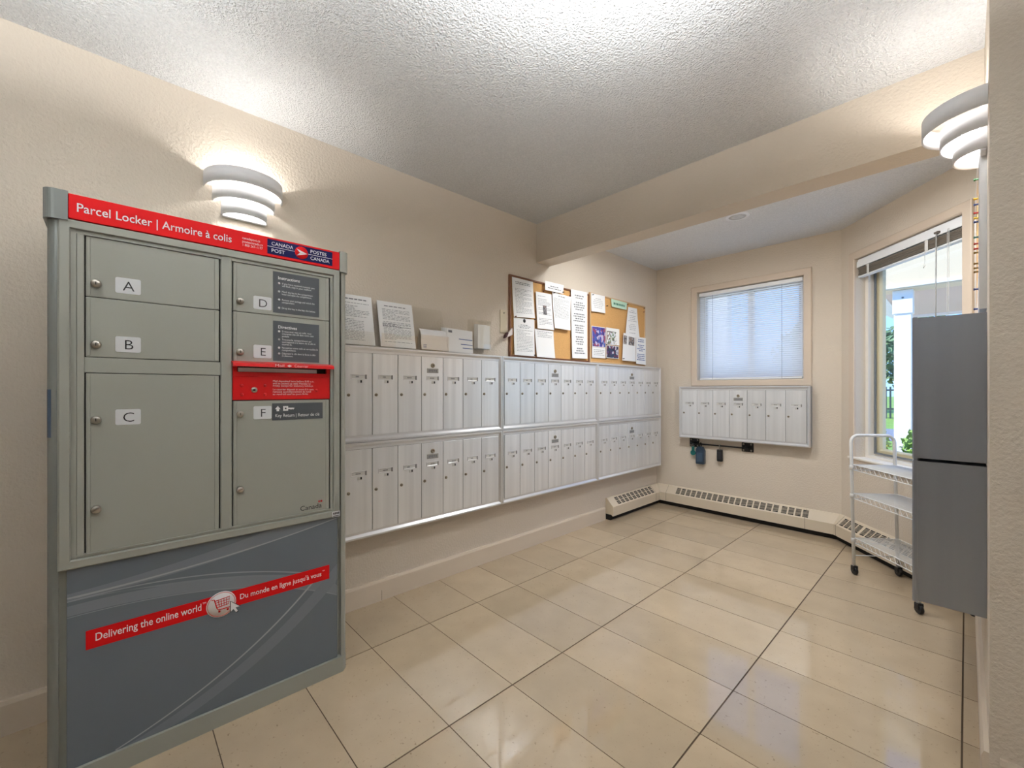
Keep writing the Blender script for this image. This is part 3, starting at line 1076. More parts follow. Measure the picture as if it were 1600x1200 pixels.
# ------------------------------------------------------------------ sheets of paper
def sheet(name, label, cat, corners, wall_off, parent=None, m=None, prints=(), curl=0.0, group=None, rotz=R90, loc=(0, 0, 0), thick=0.0006, pw=2):
    """corners: TL,TR,BR,BL as (x,z) in the wall frame; bends slightly away from the wall towards its foot"""
    n = 8
    b = MB()
    TL, TR, BR, BL = corners
    rows = []
    for th in (0, thick):
        rr = []
        for k in range(n + 1):
            t = k / n
            off = -(wall_off + th + curl * t ** pw)
            rr.append((b.bm.verts.new((TL[0] + (BL[0] - TL[0]) * t, off, TL[1] + (BL[1] - TL[1]) * t)),
                       b.bm.verts.new((TR[0] + (BR[0] - TR[0]) * t, off, TR[1] + (BR[1] - TR[1]) * t))))
        rows.append(rr)
    for rr in rows:
        for k in range(n):
            b.bm.faces.new((rr[k][0], rr[k][1], rr[k + 1][1], rr[k + 1][0]))
    for k in range(n):
        for s_ in (0, 1):
            b.bm.faces.new((rows[0][k][s_], rows[0][k + 1][s_], rows[1][k + 1][s_], rows[1][k][s_]))
    for k in (0, n):
        b.bm.faces.new((rows[0][k][0], rows[0][k][1], rows[1][k][1], rows[1][k][0]))
    o = b.build(name, m or M_paper, parent, loc, rotz)
    if label:
        tag(o, label, cat, group)

    def P(u, v, lift):
        t = v
        x0 = TL[0] + (BL[0] - TL[0]) * t
        x1 = TR[0] + (BR[0] - TR[0]) * t
        z0 = TL[1] + (BL[1] - TL[1]) * t
        z1 = TR[1] + (BR[1] - TR[1]) * t
        return (x0 + (x1 - x0) * u, -(wall_off + thick + lift + curl * t ** pw), z0 + (z1 - z0) * u)

    for (kind, u0, v0, u1, v1, ex) in prints:
        q = MB()
        if kind == 'lines':
            rows_, weight, mm = ex
            for r in range(rows_):
                v = v0 + (v1 - v0) * (r + 0.5) / rows_
                if random.random() < 0.08:
                    continue
                hh = (v1 - v0) / rows_ * weight / 2
                u = u0
                end = u1 if random.random() < 0.7 else u0 + (u1 - u0) * random.uniform(0.4, 0.9)
                while u < end:
                    wd = random.uniform(0.04, 0.13)
                    e = min(u + wd, end)
                    q.poly([P(u, v - hh, 0.0004), P(e, v - hh, 0.0004), P(e, v + hh, 0.0004), P(u, v + hh, 0.0004)])
                    u = e + 0.022
            if q.bm.faces:
                q.build('printed_text', mm, o)['kind'] = 'stuff'
            else:
                q.bm.free()
        elif kind == 'centre':
            rows_, weight, mm = ex
            for r in range(rows_):
                v = v0 + (v1 - v0) * (r + 0.5) / rows_
                if r % 5 == 2 and rows_ > 6:
                    continue
                hh = (v1 - v0) / rows_ * weight / 2
                half = (u1 - u0) / 2 * random.uniform(0.45, 1.0)
                mid = (u0 + u1) / 2
                u = mid - half
                while u < mid + half:
                    e = min(u + random.uniform(0.05, 0.14), mid + half)
                    q.poly([P(u, v - hh, 0.0004), P(e, v - hh, 0.0004), P(e, v + hh, 0.0004), P(u, v + hh, 0.0004)])
                    u = e + 0.025
            q.build('printed_text', mm, o)['kind'] = 'stuff'
        elif kind == 'patch':
            q.poly([P(u0, v0, 0.0006), P(u1, v0, 0.0006), P(u1, v1, 0.0006), P(u0, v1, 0.0006)])
            q.build('printed_picture', ex, o)
    return o


def mat_photo(name, cols, scale):
    m = bpy.data.materials.new(name)
    m.use_nodes = True
    n = m.node_tree.nodes
    l = m.node_tree.links
    p = n['Principled BSDF']
    p.inputs['Roughness'].default_value = 0.5
    t = n.new('ShaderNodeTexCoord')
    v = n.new('ShaderNodeTexVoronoi')
    v.inputs['Scale'].default_value = scale
    l.new(t.outputs['Object'], v.inputs['Vector'])
    sp = n.new('ShaderNodeSeparateColor')
    l.new(v.outputs['Color'], sp.inputs[0])
    r = n.new('ShaderNodeValToRGB')
    r.color_ramp.interpolation = 'CONSTANT'
    e = r.color_ramp.elements
    e[0].position = 0
    e[0].color = lin(cols[0])
    e[1].position = 1.0 / len(cols)
    e[1].color = lin(cols[1])
    for k in range(2, len(cols)):
        x = e.new(k / len(cols))
        x.color = lin(cols[k])
    l.new(sp.outputs[0], r.inputs[0])
    l.new(r.outputs[0], p.inputs['Base Color'])
    return m


PH1 = mat_photo('flyer_print_violet', [(64, 58, 130), (80, 72, 160), (196, 186, 214), (150, 70, 96), (60, 90, 170)], 42)
PH2 = mat_photo('flyer_print_green', [(120, 140, 110), (210, 216, 222), (90, 84, 80), (232, 232, 230), (150, 110, 100)], 46)
PH3 = mat_photo('flyer_print_dark', [(44, 38, 66), (84, 60, 110), (200, 200, 214), (120, 50, 80), (40, 60, 90)], 42)
PH4 = mat_photo('flyer_print_grey', [(120, 116, 116), (170, 164, 160), (84, 80, 84), (140, 120, 110)], 60)

# ------------------------------------------------------------------ cork boards on the left wall
def cork(label, x0, x1, z0, z1, wood, fw):
    t = thing('cork_board', label, 'notice board', (0, 0, 0), R90)
    MB().box(x0 + 0.004, x1 - 0.004, -0.010, 0, z0 + 0.004, z1 - 0.004).build('cork_panel', M_cork, t)
    MB().mitre(x0, x1, z0, z1, [(0, 0), (0, -0.014), (0.003, -0.018), (fw - 0.003, -0.018), (fw, -0.014), (fw, -0.009)]).build('board_frame', wood, t)
    return t


cork('brown-framed cork board crowded with white notices', 2.087, 3.040, 1.432, 2.032, M_wood, 0.016)
cork('pale-framed cork board with coloured flyers and a green strip', 3.046, 3.987, 1.432, 2.052, M_woodl, 0.014)

bl = lambda n, u0=0.12, v0=0.12, u1=0.9, v1=0.9, wgt=0.27, m=None: ('lines', u0, v0, u1, v1, (n, wgt, m or M_inkgrey))
ce = lambda n, u0=0.1, v0=0.06, u1=0.9, v1=0.94, wgt=0.45, m=None: ('centre', u0, v0, u1, v1, (n, wgt, m or M_inkgrey))
NG = 'notices on the brown cork board'
sheet('notice', 'curling white letter at the top left of the brown cork board', 'notice', [(2.104, 2.014), (2.322, 2.014), (2.332, 1.737), (2.112, 1.722)], 0.020, curl=0.012, prints=[bl(18, v0=0.25), ce(2, v0=0.08, v1=0.16)], group=NG)
o = sheet('notice', 'white letter with round black emblem at the bottom left of the brown cork board', 'notice', [(2.117, 1.719), (2.334, 1.727), (2.334, 1.447), (2.122, 1.447)], 0.024, curl=0.004, prints=[bl(15, v0=0.3), ce(3, v0=0.16, v1=0.27)], group=NG)
MB().lathe([(0.014, 0), (0.014, -0.0004), (0.001, -0.0005)], (2.226, -0.0252, 1.706), 'y', 18).build('emblem', M_ink, o)
sheet('notice', 'white page with small plant drawing on the brown cork board', 'notice', [(2.352, 1.946), (2.531, 1.951), (2.554, 1.669), (2.364, 1.664)], 0.022, curl=0.008, prints=[bl(20, v0=0.08), ('patch', 0.4, 0.35, 0.62, 0.6, PH4)], group=NG)
sheet('notice', 'white letter overlapping the page with plant drawing', 'notice', [(2.535, 1.972), (2.768, 1.965), (2.748, 1.684), (2.552, 1.684)], 0.027, curl=0.012, prints=[bl(17, v0=0.14, u0=0.06, v1=0.7), ce(1, v0=0.05, v1=0.1)], group=NG)
sheet('notice', 'small white slip pinned over the top edge of the brown cork board', 'notice', [(2.444, 2.043), (2.668, 2.045), (2.658, 1.972), (2.440, 1.970)], 0.034, curl=0.004, prints=[ce(2, v0=0.35, v1=0.8)], group=NG)
sheet('notice', 'white page with text only on its upper third, low on the brown cork board', 'notice', [(2.343, 1.660), (2.556, 1.662), (2.568, 1.445), (2.358, 1.445)], 0.020, curl=0.010, prints=[bl(5, v0=0.05, v1=0.35)], group=NG)
sheet('notice', 'long white large-print notice at the right end of the brown cork board', 'notice', [(2.774, 2.032), (2.998, 2.040), (2.990, 1.462), (2.782, 1.458)], 0.022, curl=0.008, prints=[ce(26, wgt=0.5, u0=0.12, u1=0.88)], group=NG)
sheet('notice', 'blank-edged white card at the top left of the pale cork board', 'notice', [(3.056, 2.045), (3.264, 2.048), (3.264, 1.892), (3.054, 1.884)], 0.020, curl=0.006, prints=[ce(6, v0=0.2, v1=0.8, wgt=0.2)])
sheet('notice', 'mint green printed strip on the pale cork board', 'notice', [(3.365, 2.040), (3.636, 2.038), (3.620, 1.968), (3.370, 1.966)], 0.020, m=mat('mint_paper', (196, 226, 204), 0.8), curl=0.004, prints=[ce(1, v0=0.3, v1=0.75, u0=0.08, u1=0.92, wgt=0.6, m=mat('green_print', (70, 130, 104), 0.7))])
sheet('flyer', 'violet picture flyer on the pale cork board', 'flyer', [(3.062, 1.758), (3.277, 1.762), (3.277, 1.577), (3.072, 1.572)], 0.020, prints=[('patch', 0.03, 0.03, 0.97, 0.97, PH1)])
sheet('notice', 'white caption card below the violet flyer', 'notice', [(3.070, 1.570), (3.276, 1.573), (3.274, 1.481), (3.070, 1.478)], 0.020, prints=[bl(4, v0=0.15, v1=0.8, wgt=0.25)])
sheet('flyer', 'pale picture flyer right of the violet one', 'flyer', [(3.287, 1.766), (3.500, 1.768), (3.500, 1.614), (3.288, 1.610)], 0.020, prints=[('patch', 0.05, 0.2, 0.75, 0.97, PH2)])
sheet('flyer', 'dark purple picture flyer below the pale one', 'flyer', [(3.288, 1.603), (3.492, 1.605), (3.488, 1.486), (3.288, 1.487)], 0.020, prints=[('patch', 0.03, 0.04, 0.97, 0.96, PH3)])
sheet('notice', 'tilted white notice widening downwards on the pale cork board', 'notice', [(3.656, 2.003), (3.818, 2.006), (3.848, 1.715), (3.590, 1.712)], 0.020, curl=0.012, prints=[ce(14, v0=0.08, v1=0.9, wgt=0.22)])
sheet('flyer', 'white flyer with two small grey photos on the pale cork board', 'flyer', [(3.548, 1.738), (3.770, 1.726), (3.770, 1.474), (3.526, 1.472)], 0.035, prints=[('patch', 0.04, 0.08, 0.28, 0.4, PH4), ('patch', 0.42, 0.08, 0.88, 0.4, PH4)])
sheet('notice', 'white notice in blue large print at the lower right of the pale cork board', 'notice', [(3.772, 1.720), (3.956, 1.721), (3.956, 1.448), (3.772, 1.452)], 0.038, prints=[ce(13, wgt=0.5, u0=0.06, u1=0.94, m=M_inkblue)])


def push_pin(x, z, off, col, label, rotz=R90, loc=(0, 0, 0), group='push pins on the cork boards'):
    m = mat('pin_%s' % col[0], col[1], 0.35)
    b = MB()
    b.lathe([(0.0015, 0.0), (0.0018, -0.004), (0.0050, -0.0045), (0.0050, -0.006), (0.0030, -0.007), (0.0030, -0.013), (0.0046, -0.015), (0.0046, -0.017), (0.001, -0.0175)], (x, -off, z), 'y', 10)
    return tag(b.build('push_pin', m, None, loc, rotz), label, 'push pin', group)


PINS = [(2.126, 1.726, 0.026, 'at the left corner of the black-emblem letter'), (2.322, 1.726, 0.032, 'at the right corner of the black-emblem letter'),
        (2.326, 1.455, 0.030, 'at the bottom right of the black-emblem letter'), (2.440, 1.962, 0.0115, 'below the small slip over the brown board edge'),
        (2.548, 1.965, 0.029, 'at the top of the letter beside the plant drawing'), (2.650, 1.984, 0.037, 'at the right end of the small slip'),
        (2.764, 1.975, 0.0115, 'left of the long large-print notice'), (3.07, 2.03, 0.022, 'in the white card at the top left of the pale board'),
        (3.30, 1.965, 0.0115, 'between the white card and the green strip'), (3.63, 2.02, 0.022, 'at the right end of the green strip'),
        (3.2815, 1.605, 0.0115, 'between the violet and dark purple flyers'), (3.96, 2.03, 0.0115, 'in the top right corner of the pale board'),
        (3.95, 1.99, 0.0115, 'just below the top right corner of the pale board'), (3.535, 1.49, 0.037, 'at the bottom of the flyer with two photos'),
        (3.26, 1.475, 0.0225, 'at the bottom of the white caption card')]
for k, (x, z, off, wh) in enumerate(PINS):
    push_pin(x, z, off, ('dark', (54, 42, 40)) if k % 3 else ('brown', (116, 62, 44)), '%s push pin %s' % ('dark' if k % 3 else 'brown', wh))

# ------------------------------------------------------------------ holders standing on the mailboxes
def acrylic_holder(label, x0, x1, z0, z1, lean, front):
    t = thing('leaflet_holder', label, 'leaflet holder', (0, 0, 0), R90, 'clear leaflet holders on the mailboxes')
    b = MB()
    y0 = -0.072
    # back sheet leaning to the wall, base and low front lip
    b.loft([(x0, y0, z0), (x0, y0 - 0.002, z0), (x0, -lean - 0.002, z1), (x0, -lean, z1)], [(x1, y0, z0), (x1, y0 - 0.002, z0), (x1, -lean - 0.002, z1), (x1, -lean, z1)])
    b.build('back_sheet', M_acryl, t)
    MB().box(x0, x1, -0.0985, -0.070, z0, z0 + 0.002).build('foot', M_acryl, t)
    if front:
        MB().box(x0, x1, -0.0985, -0.0965, z0, z0 + front).build('front_lip', M_acryl, t)
    return t


ZT = 1.4265
acrylic_holder('clear leaflet holder next to the parcel locker', 0.845, 1.040, ZT, 1.690, 0.020, 0.075)
acrylic_holder('clear leaflet holder second from the parcel locker', 1.060, 1.285, ZT, 1.686, 0.020, 0.075)
acrylic_holder('taller half-empty clear leaflet holder left of the envelopes', 1.300, 1.500, ZT, 1.690, 0.012, 0.09)


def leaning_sheet(label, x0, x1, z0, z1, yb, yt, prints, m=None, group=None, name='printed_form'):
    o = sheet(name, label, 'paper', [(x0, z1), (x1, z1), (x1, z0), (x0, z0)], yt, m=m, prints=prints, curl=yb - yt, group=group, pw=1)
    return o


leaning_sheet('white printed form in the leaflet holder next to the parcel locker', 0.848, 1.030, ZT + 0.004, 1.700, 0.084, 0.032, [ce(1, v0=0.07, v1=0.10, wgt=0.8), bl(10, v0=0.15, v1=0.45, wgt=0.3), bl(14, v0=0.48, v1=0.92, u1=0.7)])
leaning_sheet('white printed form with ruled block in the second leaflet holder', 1.062, 1.280, ZT + 0.004, 1.692, 0.084, 0.032, [bl(24, v0=0.16), ce(1, v0=0.08, v1=0.12), bl(5, u0=0.1, u1=0.9, v0=0.48, v1=0.56, wgt=0.6)])
# folded sheet rolling over in the third holder
b = MB()
prof = []
for k in range(10):
    a = PI * 0.62 * k / 9
    prof.append((-0.052 - 0.036 * math.sin(a) * 0.9, 1.505 + 0.052 * math.cos(a)))
prof += [(-0.0935, ZT + 0.004)]
fr = [(1.312, y, z) for y, z in prof]
to = [(1.496, y, z) for y, z in prof]
va = [b.bm.verts.new(p) for p in fr]
vb = [b.bm.verts.new(p) for p in to]
for k in range(len(prof) - 1):
    f = b.bm.faces.new((va[k], vb[k], vb[k + 1], va[k + 1]))
    f.smooth = True
o = tag(b.build('curled_sheet', M_paper, None, (0, 0, 0), R90), 'white sheet curling over in the half-empty leaflet holder', 'paper')
q = MB()
for k in range(4):
    q.poly([(1.322, -0.0938, 1.440 + k * 0.006), (1.345, -0.0938, 1.440 + k * 0.006), (1.345, -0.0938, 1.442 + k * 0.006), (1.322, -0.0938, 1.442 + k * 0.006)])
q.build('printed_text', M_inkblue, o)['kind'] = 'stuff'
# envelopes
for k in range(4):
    o = sheet('envelope', ['white envelope with blue lines standing at the front beside the curled sheet', 'white envelope standing second behind the front one', 'white envelope standing third behind the front one', 'white envelope standing rearmost against the wall'][k], 'envelope',
              [(1.500 - 0.004 * k, 1.578 + 0.002 * k), (1.702 - 0.004 * k, 1.572 + 0.003 * k), (1.702 - 0.003 * k, ZT + 0.002), (1.508 - 0.003 * k, ZT + 0.002)], 0.070 - 0.014 * k, curl=0.008, thick=0.002, group='envelopes on the mailboxes',
              prints=[('patch', 0.45, 0.40, 0.99, 0.43, M_inkblue), ('patch', 0.52, 0.62, 0.99, 0.65, M_inkblue), ('patch', 0.58, 0.78, 0.99, 0.81, M_inkblue), ('patch', 0.06, 0.08, 0.2, 0.18, M_inkgrey)] if k == 0 else ())
# clear card box
t = thing('card_box', 'clear acrylic wall box holding white cards left of the cork board', 'card holder', (0, 0, 0), R90)
x0, x1, z0, z1 = 1.715, 1.872, 1.468, 1.662
MB().box(x0, x1, -0.004, 0, z0, z1).build('back_sheet', M_acryl, t)
MB().box(x0, x1, -0.062, -0.059, z0, z1 - 0.004).build('front_sheet', M_acryl, t)
for xx in (x0, x1 - 0.003):
    MB().box(xx, xx + 0.003, -0.059, -0.004, z0, z1 - 0.002).build('side_sheet', M_acryl, t)
MB().box(x0, x1, -0.059, -0.004, z0 - 0.003, z0).build('base_sheet', M_acryl, t)
for k in range(3):
    tag(MB().box(x0 + 0.045 + 0.002 * k, x1 - 0.006, -0.055 + 0.016 * k, -0.042 + 0.016 * k, z0 + 0.001, z1 - 0.035 + 0.004 * k, 0.001).build('card_stack', M_paper, None, (0, 0, 0), R90),
        ['front bundle of white cards in the clear card box', 'middle bundle of white cards in the clear card box', 'rear bundle of white cards in the clear card box'][k], 'cards', 'card bundles in the clear card box')
# small wall bracket with a clipped bundle
t = thing('wall_bracket', 'small beige wall bracket with screw left of the brown cork board', 'bracket', (0, 0, 0), R90)
MB().box(2.003, 2.066, -0.006, 0, 1.600, 1.765, 0.002).build('plate', mat('beige_plastic', (206, 194, 166), 0.5), t)
MB().lathe([(0.006, 0), (0.005, -0.003), (0.001, -0.0035)], (2.040, -0.006, 1.745), 'y', 12).build('screw', M_brass, t)
b = MB()
b.loft([(2.006, -0.006, 1.602), (2.006, -0.006, 1.612), (2.006, -0.05, 1.618), (2.006, -0.05, 1.610)], [(2.062, -0.006, 1.602), (2.062, -0.006, 1.612), (2.062, -0.05, 1.618), (2.062, -0.05, 1.610)])
b.build('shelf_lip', M_acryl, t)
o = thing('plastic_tag_bundle', 'small clear plastic tag bundle with dark red ends beside the brown cork board', 'tag bundle', (0, 0, 0), R90)
b = MB()
b.loft([(2.020, -0.052, 1.560), (2.020, -0.050, 1.575), (2.020, -0.040, 1.575), (2.020, -0.042, 1.560)], [(2.095, -0.036, 1.590), (2.095, -0.034, 1.640), (2.095, -0.024, 1.640), (2.095, -0.026, 1.590)])
b.build('sleeve', mat('milky_plastic', (216, 206, 200), 0.3), o)
b = MB()
b.prism([(2.004, 1.556), (2.010, 1.580), (2.030, 1.600), (2.036, 1.592), (2.022, 1.566)], 'y', -0.058, -0.036)
b.build('dark_end', mat('dark_maroon', (72, 28, 34), 0.5), o)

# ------------------------------------------------------------------ blind on window 1
bd = thing('venetian_blind', 'closed white venetian blind over the small back window', 'blind', (0, BACKY, 0), 0)
bx0, bx1 = WX0 + 0.012, WX1 - 0.010
MB().box(bx0, bx1, 0.008, 0.040, WZ1 - 0.040, WZ1 - 0.008, 0.002).build('head_rail', M_white, bd)
NS = 44
zb, zt = WZ0 + 0.022, WZ1 - 0.048
tilt = math.radians(46)
b = MB()
hw = 0.0125
pr = []
for k in range(5):
    u = -hw + 2 * hw * k / 4
    cz = 0.0018 * (1 - (u / hw) ** 2)
    pr.append((u * math.cos(tilt) - cz * math.sin(tilt), u * math.sin(tilt) + cz * math.cos(tilt)))
full_ = pr + [(a + 0.0002, b_ - 0.0006) for a, b_ in pr[::-1]]
b.prism(full_, 'x', bx0 + 0.004, bx1 - 0.004)
slat_me = b.mesh('slat', M_slat)
for k in range(NS):
    link('slat', slat_me, bd, (0, 0.026, zb + (zt - zb) * (k + 0.5) / NS))
MB().box(bx0 + 0.003, bx1 - 0.003, 0.014, 0.038, WZ0 + 0.004, WZ0 + 0.018, 0.003).build('bottom_rail', M_white, bd)
for x in (bx0 + 0.13, bx0 + 0.72):
    MB().tube([(x, 0.0135, WZ0 + 0.010), (x, 0.0135, WZ1 - 0.03)], 0.0011, 5).build('ladder_cord', M_gasket, bd)
MB().tube([(bx0 + 0.055, 0.006, WZ0 + 0.20), (bx0 + 0.055, 0.006, WZ1 - 0.05)], 0.003, 6).build('tilt_wand', M_acryl, bd)

# blind on window 2, drawn up
be = thing('venetian_blind', 'raised venetian blind with dark slat stack in the bay window', 'blind', (BAY0[0], BAY0[1], 0), BAYR)
x0, x1 = BT0 + 0.008, BT1 - 0.008
b = MB()
b.box(x0, x1, 0.004, 0.044, BZ1 - 0.040, BZ1 - 0.006, 0.002)
b.build('head_rail', M_white, be)
MB().box(x0, x1, -0.002, 0.002, BZ1 - 0.066, BZ1 - 0.022, 0.001).build('valance', M_white, be)
sl = MB().box(x0 + 0.006, x1 - 0.006, 0.006, 0.042, 0, 0.0028, 0.0008).mesh('slat', M_slatd)
for k in range(13):
    link('slat', sl, be, (random.uniform(-0.002, 0.002), random.uniform(-0.003, 0.003), BZ1 - 0.074 - 0.0042 * k))
MB().box(x0 + 0.004, x1 - 0.004, 0.004, 0.044, BZ1 - 0.142, BZ1 - 0.130, 0.003).build('bottom_rail', M_white, be)
for x in (x0 + 0.11, x0 + 0.60):
    MB().box(x - 0.011, x + 0.011, 0.001, 0.0025, BZ1 - 0.134, BZ1 - 0.066).build('ladder_tape', M_papergrey, be)
for x, l_ in ((x0 + 0.13, 0.07), (x0 + 0.59, 0.10)):
    MB().tube([(x, 0.0, BZ1 - 0.135), (x + 0.006, -0.004, BZ1 - 0.135 - l_ * 0.6), (x - 0.004, -0.004, BZ1 - 0.135 - l_), (x + 0.010, -0.003, BZ1 - 0.14 - l_ * 0.8)], 0.0013, 5).build('loose_cord', M_papergrey, be)
xw = x0 + 0.685
MB().box(xw - 0.012, xw + 0.016, -0.018, 0.004, BZ1 - 0.056, BZ1 - 0.044, 0.002).build('wand_bracket', mat('taupe_plastic', (110, 102, 94), 0.5), be)
MB().tube([(xw, -0.012, BZ1 - 0.056), (xw - 0.008, -0.010, BZ1 - 0.75)], 0.0035, 6).build('tilt_wand', mat('grey_clear_wand', (176, 174, 170), 0.2), be)
for dx in (0.075, 0.085):
    MB().tube([(x0 + 0.675 + dx, -0.006, BZ1 - 0.05), (x0 + 0.672 + dx, -0.006, BZ1 - 0.85)], 0.0014, 5).build('pull_cord', M_papergrey, be)

# ------------------------------------------------------------------ notice board on the right wall, seen edge-on
t = thing('framed_notice_board', 'aluminium framed notice board on the right wall, seen edge-on', 'notice board', (XR, 3.10, 0), -R90)
MB().box(0.006, 0.994, -0.012, 0, 1.468, 2.046).build('board_panel', M_cork, t)
MB().mitre(0, 1.0, 1.460, 2.054, [(0, 0), (0, -0.017), (0.002, -0.019), (0.014, -0.019), (0.016, -0.017), (0.016, -0.011)]).build('board_frame', M_aluf, t)
PC = {'green': (60, 130, 90), 'yellow': (210, 180, 50), 'blue': (40, 70, 140), 'red': (170, 50, 50), 'gold': (130, 104, 50), 'teal': (70, 130, 130)}
ORD = ['topmost', 'second', 'third', 'fourth', 'fifth', 'sixth', 'seventh', 'eighth', 'ninth', 'tenth', 'eleventh', 'twelfth', 'thirteenth', 'second to last', 'lowest']
for kk, (py, c_, dy) in enumerate(((281, 'green', 0), (311, 'yellow', .02), (320, 'blue', 0.01), (333, 'red', .03), (341, 'yellow', 0), (347, 'blue', .02), (371, 'teal', .04), (381, 'red', 0), (389, 'red', .03), (395, 'gold', .0), (412, 'gold', .03), (419, 'gold', .01), (425, 'gold', .0), (452, 'blue', .06), (483, 'blue', .02))):
    yy = 2.19 + dy
    F = -0.731 * 0.02 + 0.682 * yy
    zz = 1.19 + (609.6 - py) / 663.2 * F
    zz = min(max(zz, 1.474), 2.03)
    push_pin(3.10 - yy, zz, 0.012, (c_ + '_pin', PC[c_]), '%s push pin in the framed right-wall board, %s counting from the top' % (c_, ORD[kk]), -R90, (XR, 3.10, 0), 'push pins in the framed board')
sheet('notice', 'pale green sheet on the framed board of the right wall', 'notice', [(0.60, 1.96), (0.82, 1.96), (0.82, 1.80), (0.60, 1.80)], 0.0135, m=MATS['mint_paper'], curl=0.006, rotz=-R90, loc=(XR, 3.10, 0), prints=[ce(5)])
sheet('notice', 'white sheet on the framed board of the right wall', 'notice', [(0.55, 1.76), (0.80, 1.76), (0.80, 1.50), (0.55, 1.50)], 0.0135, curl=0.004, rotz=-R90, loc=(XR, 3.10, 0), prints=[bl(14)])

# ------------------------------------------------------------------ baseboard heaters
HP = [(0.0, 0.196), (0.014, 0.196), (0.082, 0.126), (0.082, 0.042), (0.074, 0.042), (0.060, 0.052), (0.0, 0.052)]


def heater(label, A, B, mitreA, mitreB, nrm, blocks, rows):
    """A,B wall points; functions give the along-wall shift of the end for an offset d"""
    A, B = Vector(A), Vector(B)
    d = (B - A).normalized()
    nrm = Vector(nrm)
    Ln = (B - A).length
    ang = math.atan2(d.y, d.x)
    t = thing('baseboard_heater', label, 'heater', (A.x, A.y, 0), ang, 'cream baseboard heaters')
    # local: x along d, y = left of d ; room side sign
    s_ = 1 if nrm.dot(Vector((-d.y, d.x))) > 0 else -1
    eA = [(mitreA(o_), s_ * o_, z) for o_, z in HP]
    eB = [(Ln - mitreB(o_), s_ * o_, z) for o_, z in HP]
    MB().loft(eA, eB).build('cover', M_heater, t)
    gA = [(mitreA(o_) + 0.002, s_ * o_, z) for o_, z in ((0, 0.0), (0.05, 0.0), (0.05, 0.054), (0, 0.054))]
    gB = [(Ln - mitreB(o_) - 0.002, s_ * o_, z) for o_, z in ((0, 0.0), (0.05, 0.0), (0.05, 0.054), (0, 0.054))]
    MB().loft(gA, gB).build('toe_space', M_dark, t)
    # sloping grille face
    p0, p1 = Vector((0.014, 0.196)), Vector((0.082, 0.126))
    sl_ = (p1 - p0)
    no = Vector((0.070, 0.068)).normalized()

    def S_(x, f, lift):
        q = p0 + sl_ * f + no * lift
        return (x, s_ * q.x, q.y)

    for (xa, xb) in blocks:
        for (f0, f1) in rows:
            g = MB()
            g.loft([S_(xa, f0, -0.001), S_(xb, f0, -0.001), S_(xb, f1, -0.001), S_(xa, f1, -0.001)], [S_(xa, f0, 0.0006), S_(xb, f0, 0.0006), S_(xb, f1, 0.0006), S_(xa, f1, 0.0006)])
            go = g.build('grille', M_dark, t)
            lv = MB()
            nn = 6 if len(rows) == 1 else 3
            for k in range(1, nn):
                f = f0 + (f1 - f0) * k / nn
                w_ = (f1 - f0) / nn * 0.13
                lv.loft([S_(xa, f - w_ + 0.03, 0.0004), S_(xb, f - w_ - 0.03, 0.0004), S_(xb, f + w_ - 0.03, 0.0004), S_(xa, f + w_ + 0.03, 0.0004)],
                        [S_(xa, f - w_ + 0.03, 0.002), S_(xb, f - w_ - 0.03, 0.002), S_(xb, f + w_ - 0.03, 0.002), S_(xa, f + w_ + 0.03, 0.002)])
            lv.build('louvres', M_heater, go)
    return t, Ln, s_


# left wall piece
bl_ = [(0.10 + 0.068 * k, 0.10 + 0.068 * k + 0.050) for k in range(10)]
h1, _, _ = heater('short cream baseboard heater under the left mailboxes', (0, 3.305), (0, BACKY), lambda o: 0.0, lambda o: o + 0.0008, (1, 0), bl_, [(0.14, 0.46), (0.54, 0.88)])
# back wall piece
x = 0.245
bl_ = []
for k in range(18):
    bl_.append((x, x + 0.040))
    x += 0.0515
x += 0.012
for k in range(4):
    bl_.append((x, x + 0.040))
    x += 0.0515
h2, _, _ = heater('long cream baseboard heater below the back mailbox unit', (0, BACKY), BAY0, lambda o: o, lambda o: 0.45 * o + 0.0008, (0, -1), bl_, [(0.16, 0.86)])
# bay piece
x = 0.085
bl_ = []
for g_ in range(3):
    for k in range(4 if g_ == 0 else 5):
        bl_.append((x, x + 0.040))
        x += 0.0515
    x += 0.014
h3, _, _ = heater('cream baseboard heater along the bay wall behind the cart', BAY0, (XR, YBR), lambda o: 0.45 * o, lambda o: 1.1 * o + 0.01, (-0.749, -0.663), [q for q in bl_ if q[1] < 0.95], [(0.16, 0.86)])
# cover joints
for h_, xs in ((h1, (0.78,)), (h2, (0.145, 1.36)), (h3, (0.06,))):
    for x in xs:
        s_ = -1
        q = MB()
        pts = [(x, s_ * 0.0145, 0.1962), (x, s_ * 0.0826, 0.1262), (x, s_ * 0.0826, 0.042)]
        q.tube(pts, 0.0009, 4)
        q.build('cover_joint', M_grout, h_)

# ------------------------------------------------------------------ key rail below the back mailbox
t = thing('key_rail', 'black metal rail with end plates below the back mailbox unit', 'key rail', (0, BACKY, 0), 0)
MB().tube([(0.40, -0.028, 0.658), (0.91, -0.028, 0.658)], 0.0075, 10).build('bar', M_black, t)
for x0, x1 in ((0.362, 0.458), (0.850, 0.950)):
    p = MB().box(x0, x1, -0.006, 0, 0.622, 0.706, 0.002).build('end_plate', M_black, t)
    MB().box((x0 + x1) / 2 - 0.02, (x0 + x1) / 2 + 0.02, -0.040, -0.004, 0.644, 0.672, 0.004).build('socket', M_black, p)
    for dx in (0.016, 0.080):
        for z in (0.637, 0.692):
            MB().lathe([(0.0085, 0), (0.007, -0.003), (0.001, -0.004)], (x0 + dx, -0.006, z), 'y', 12).build('screw', M_chrome, p)
t = thing('key_lockbox', 'dark blue key lock box hanging from the black rail', 'lock box', (0.482, BACKY - 0.028, 0))
b = MB()
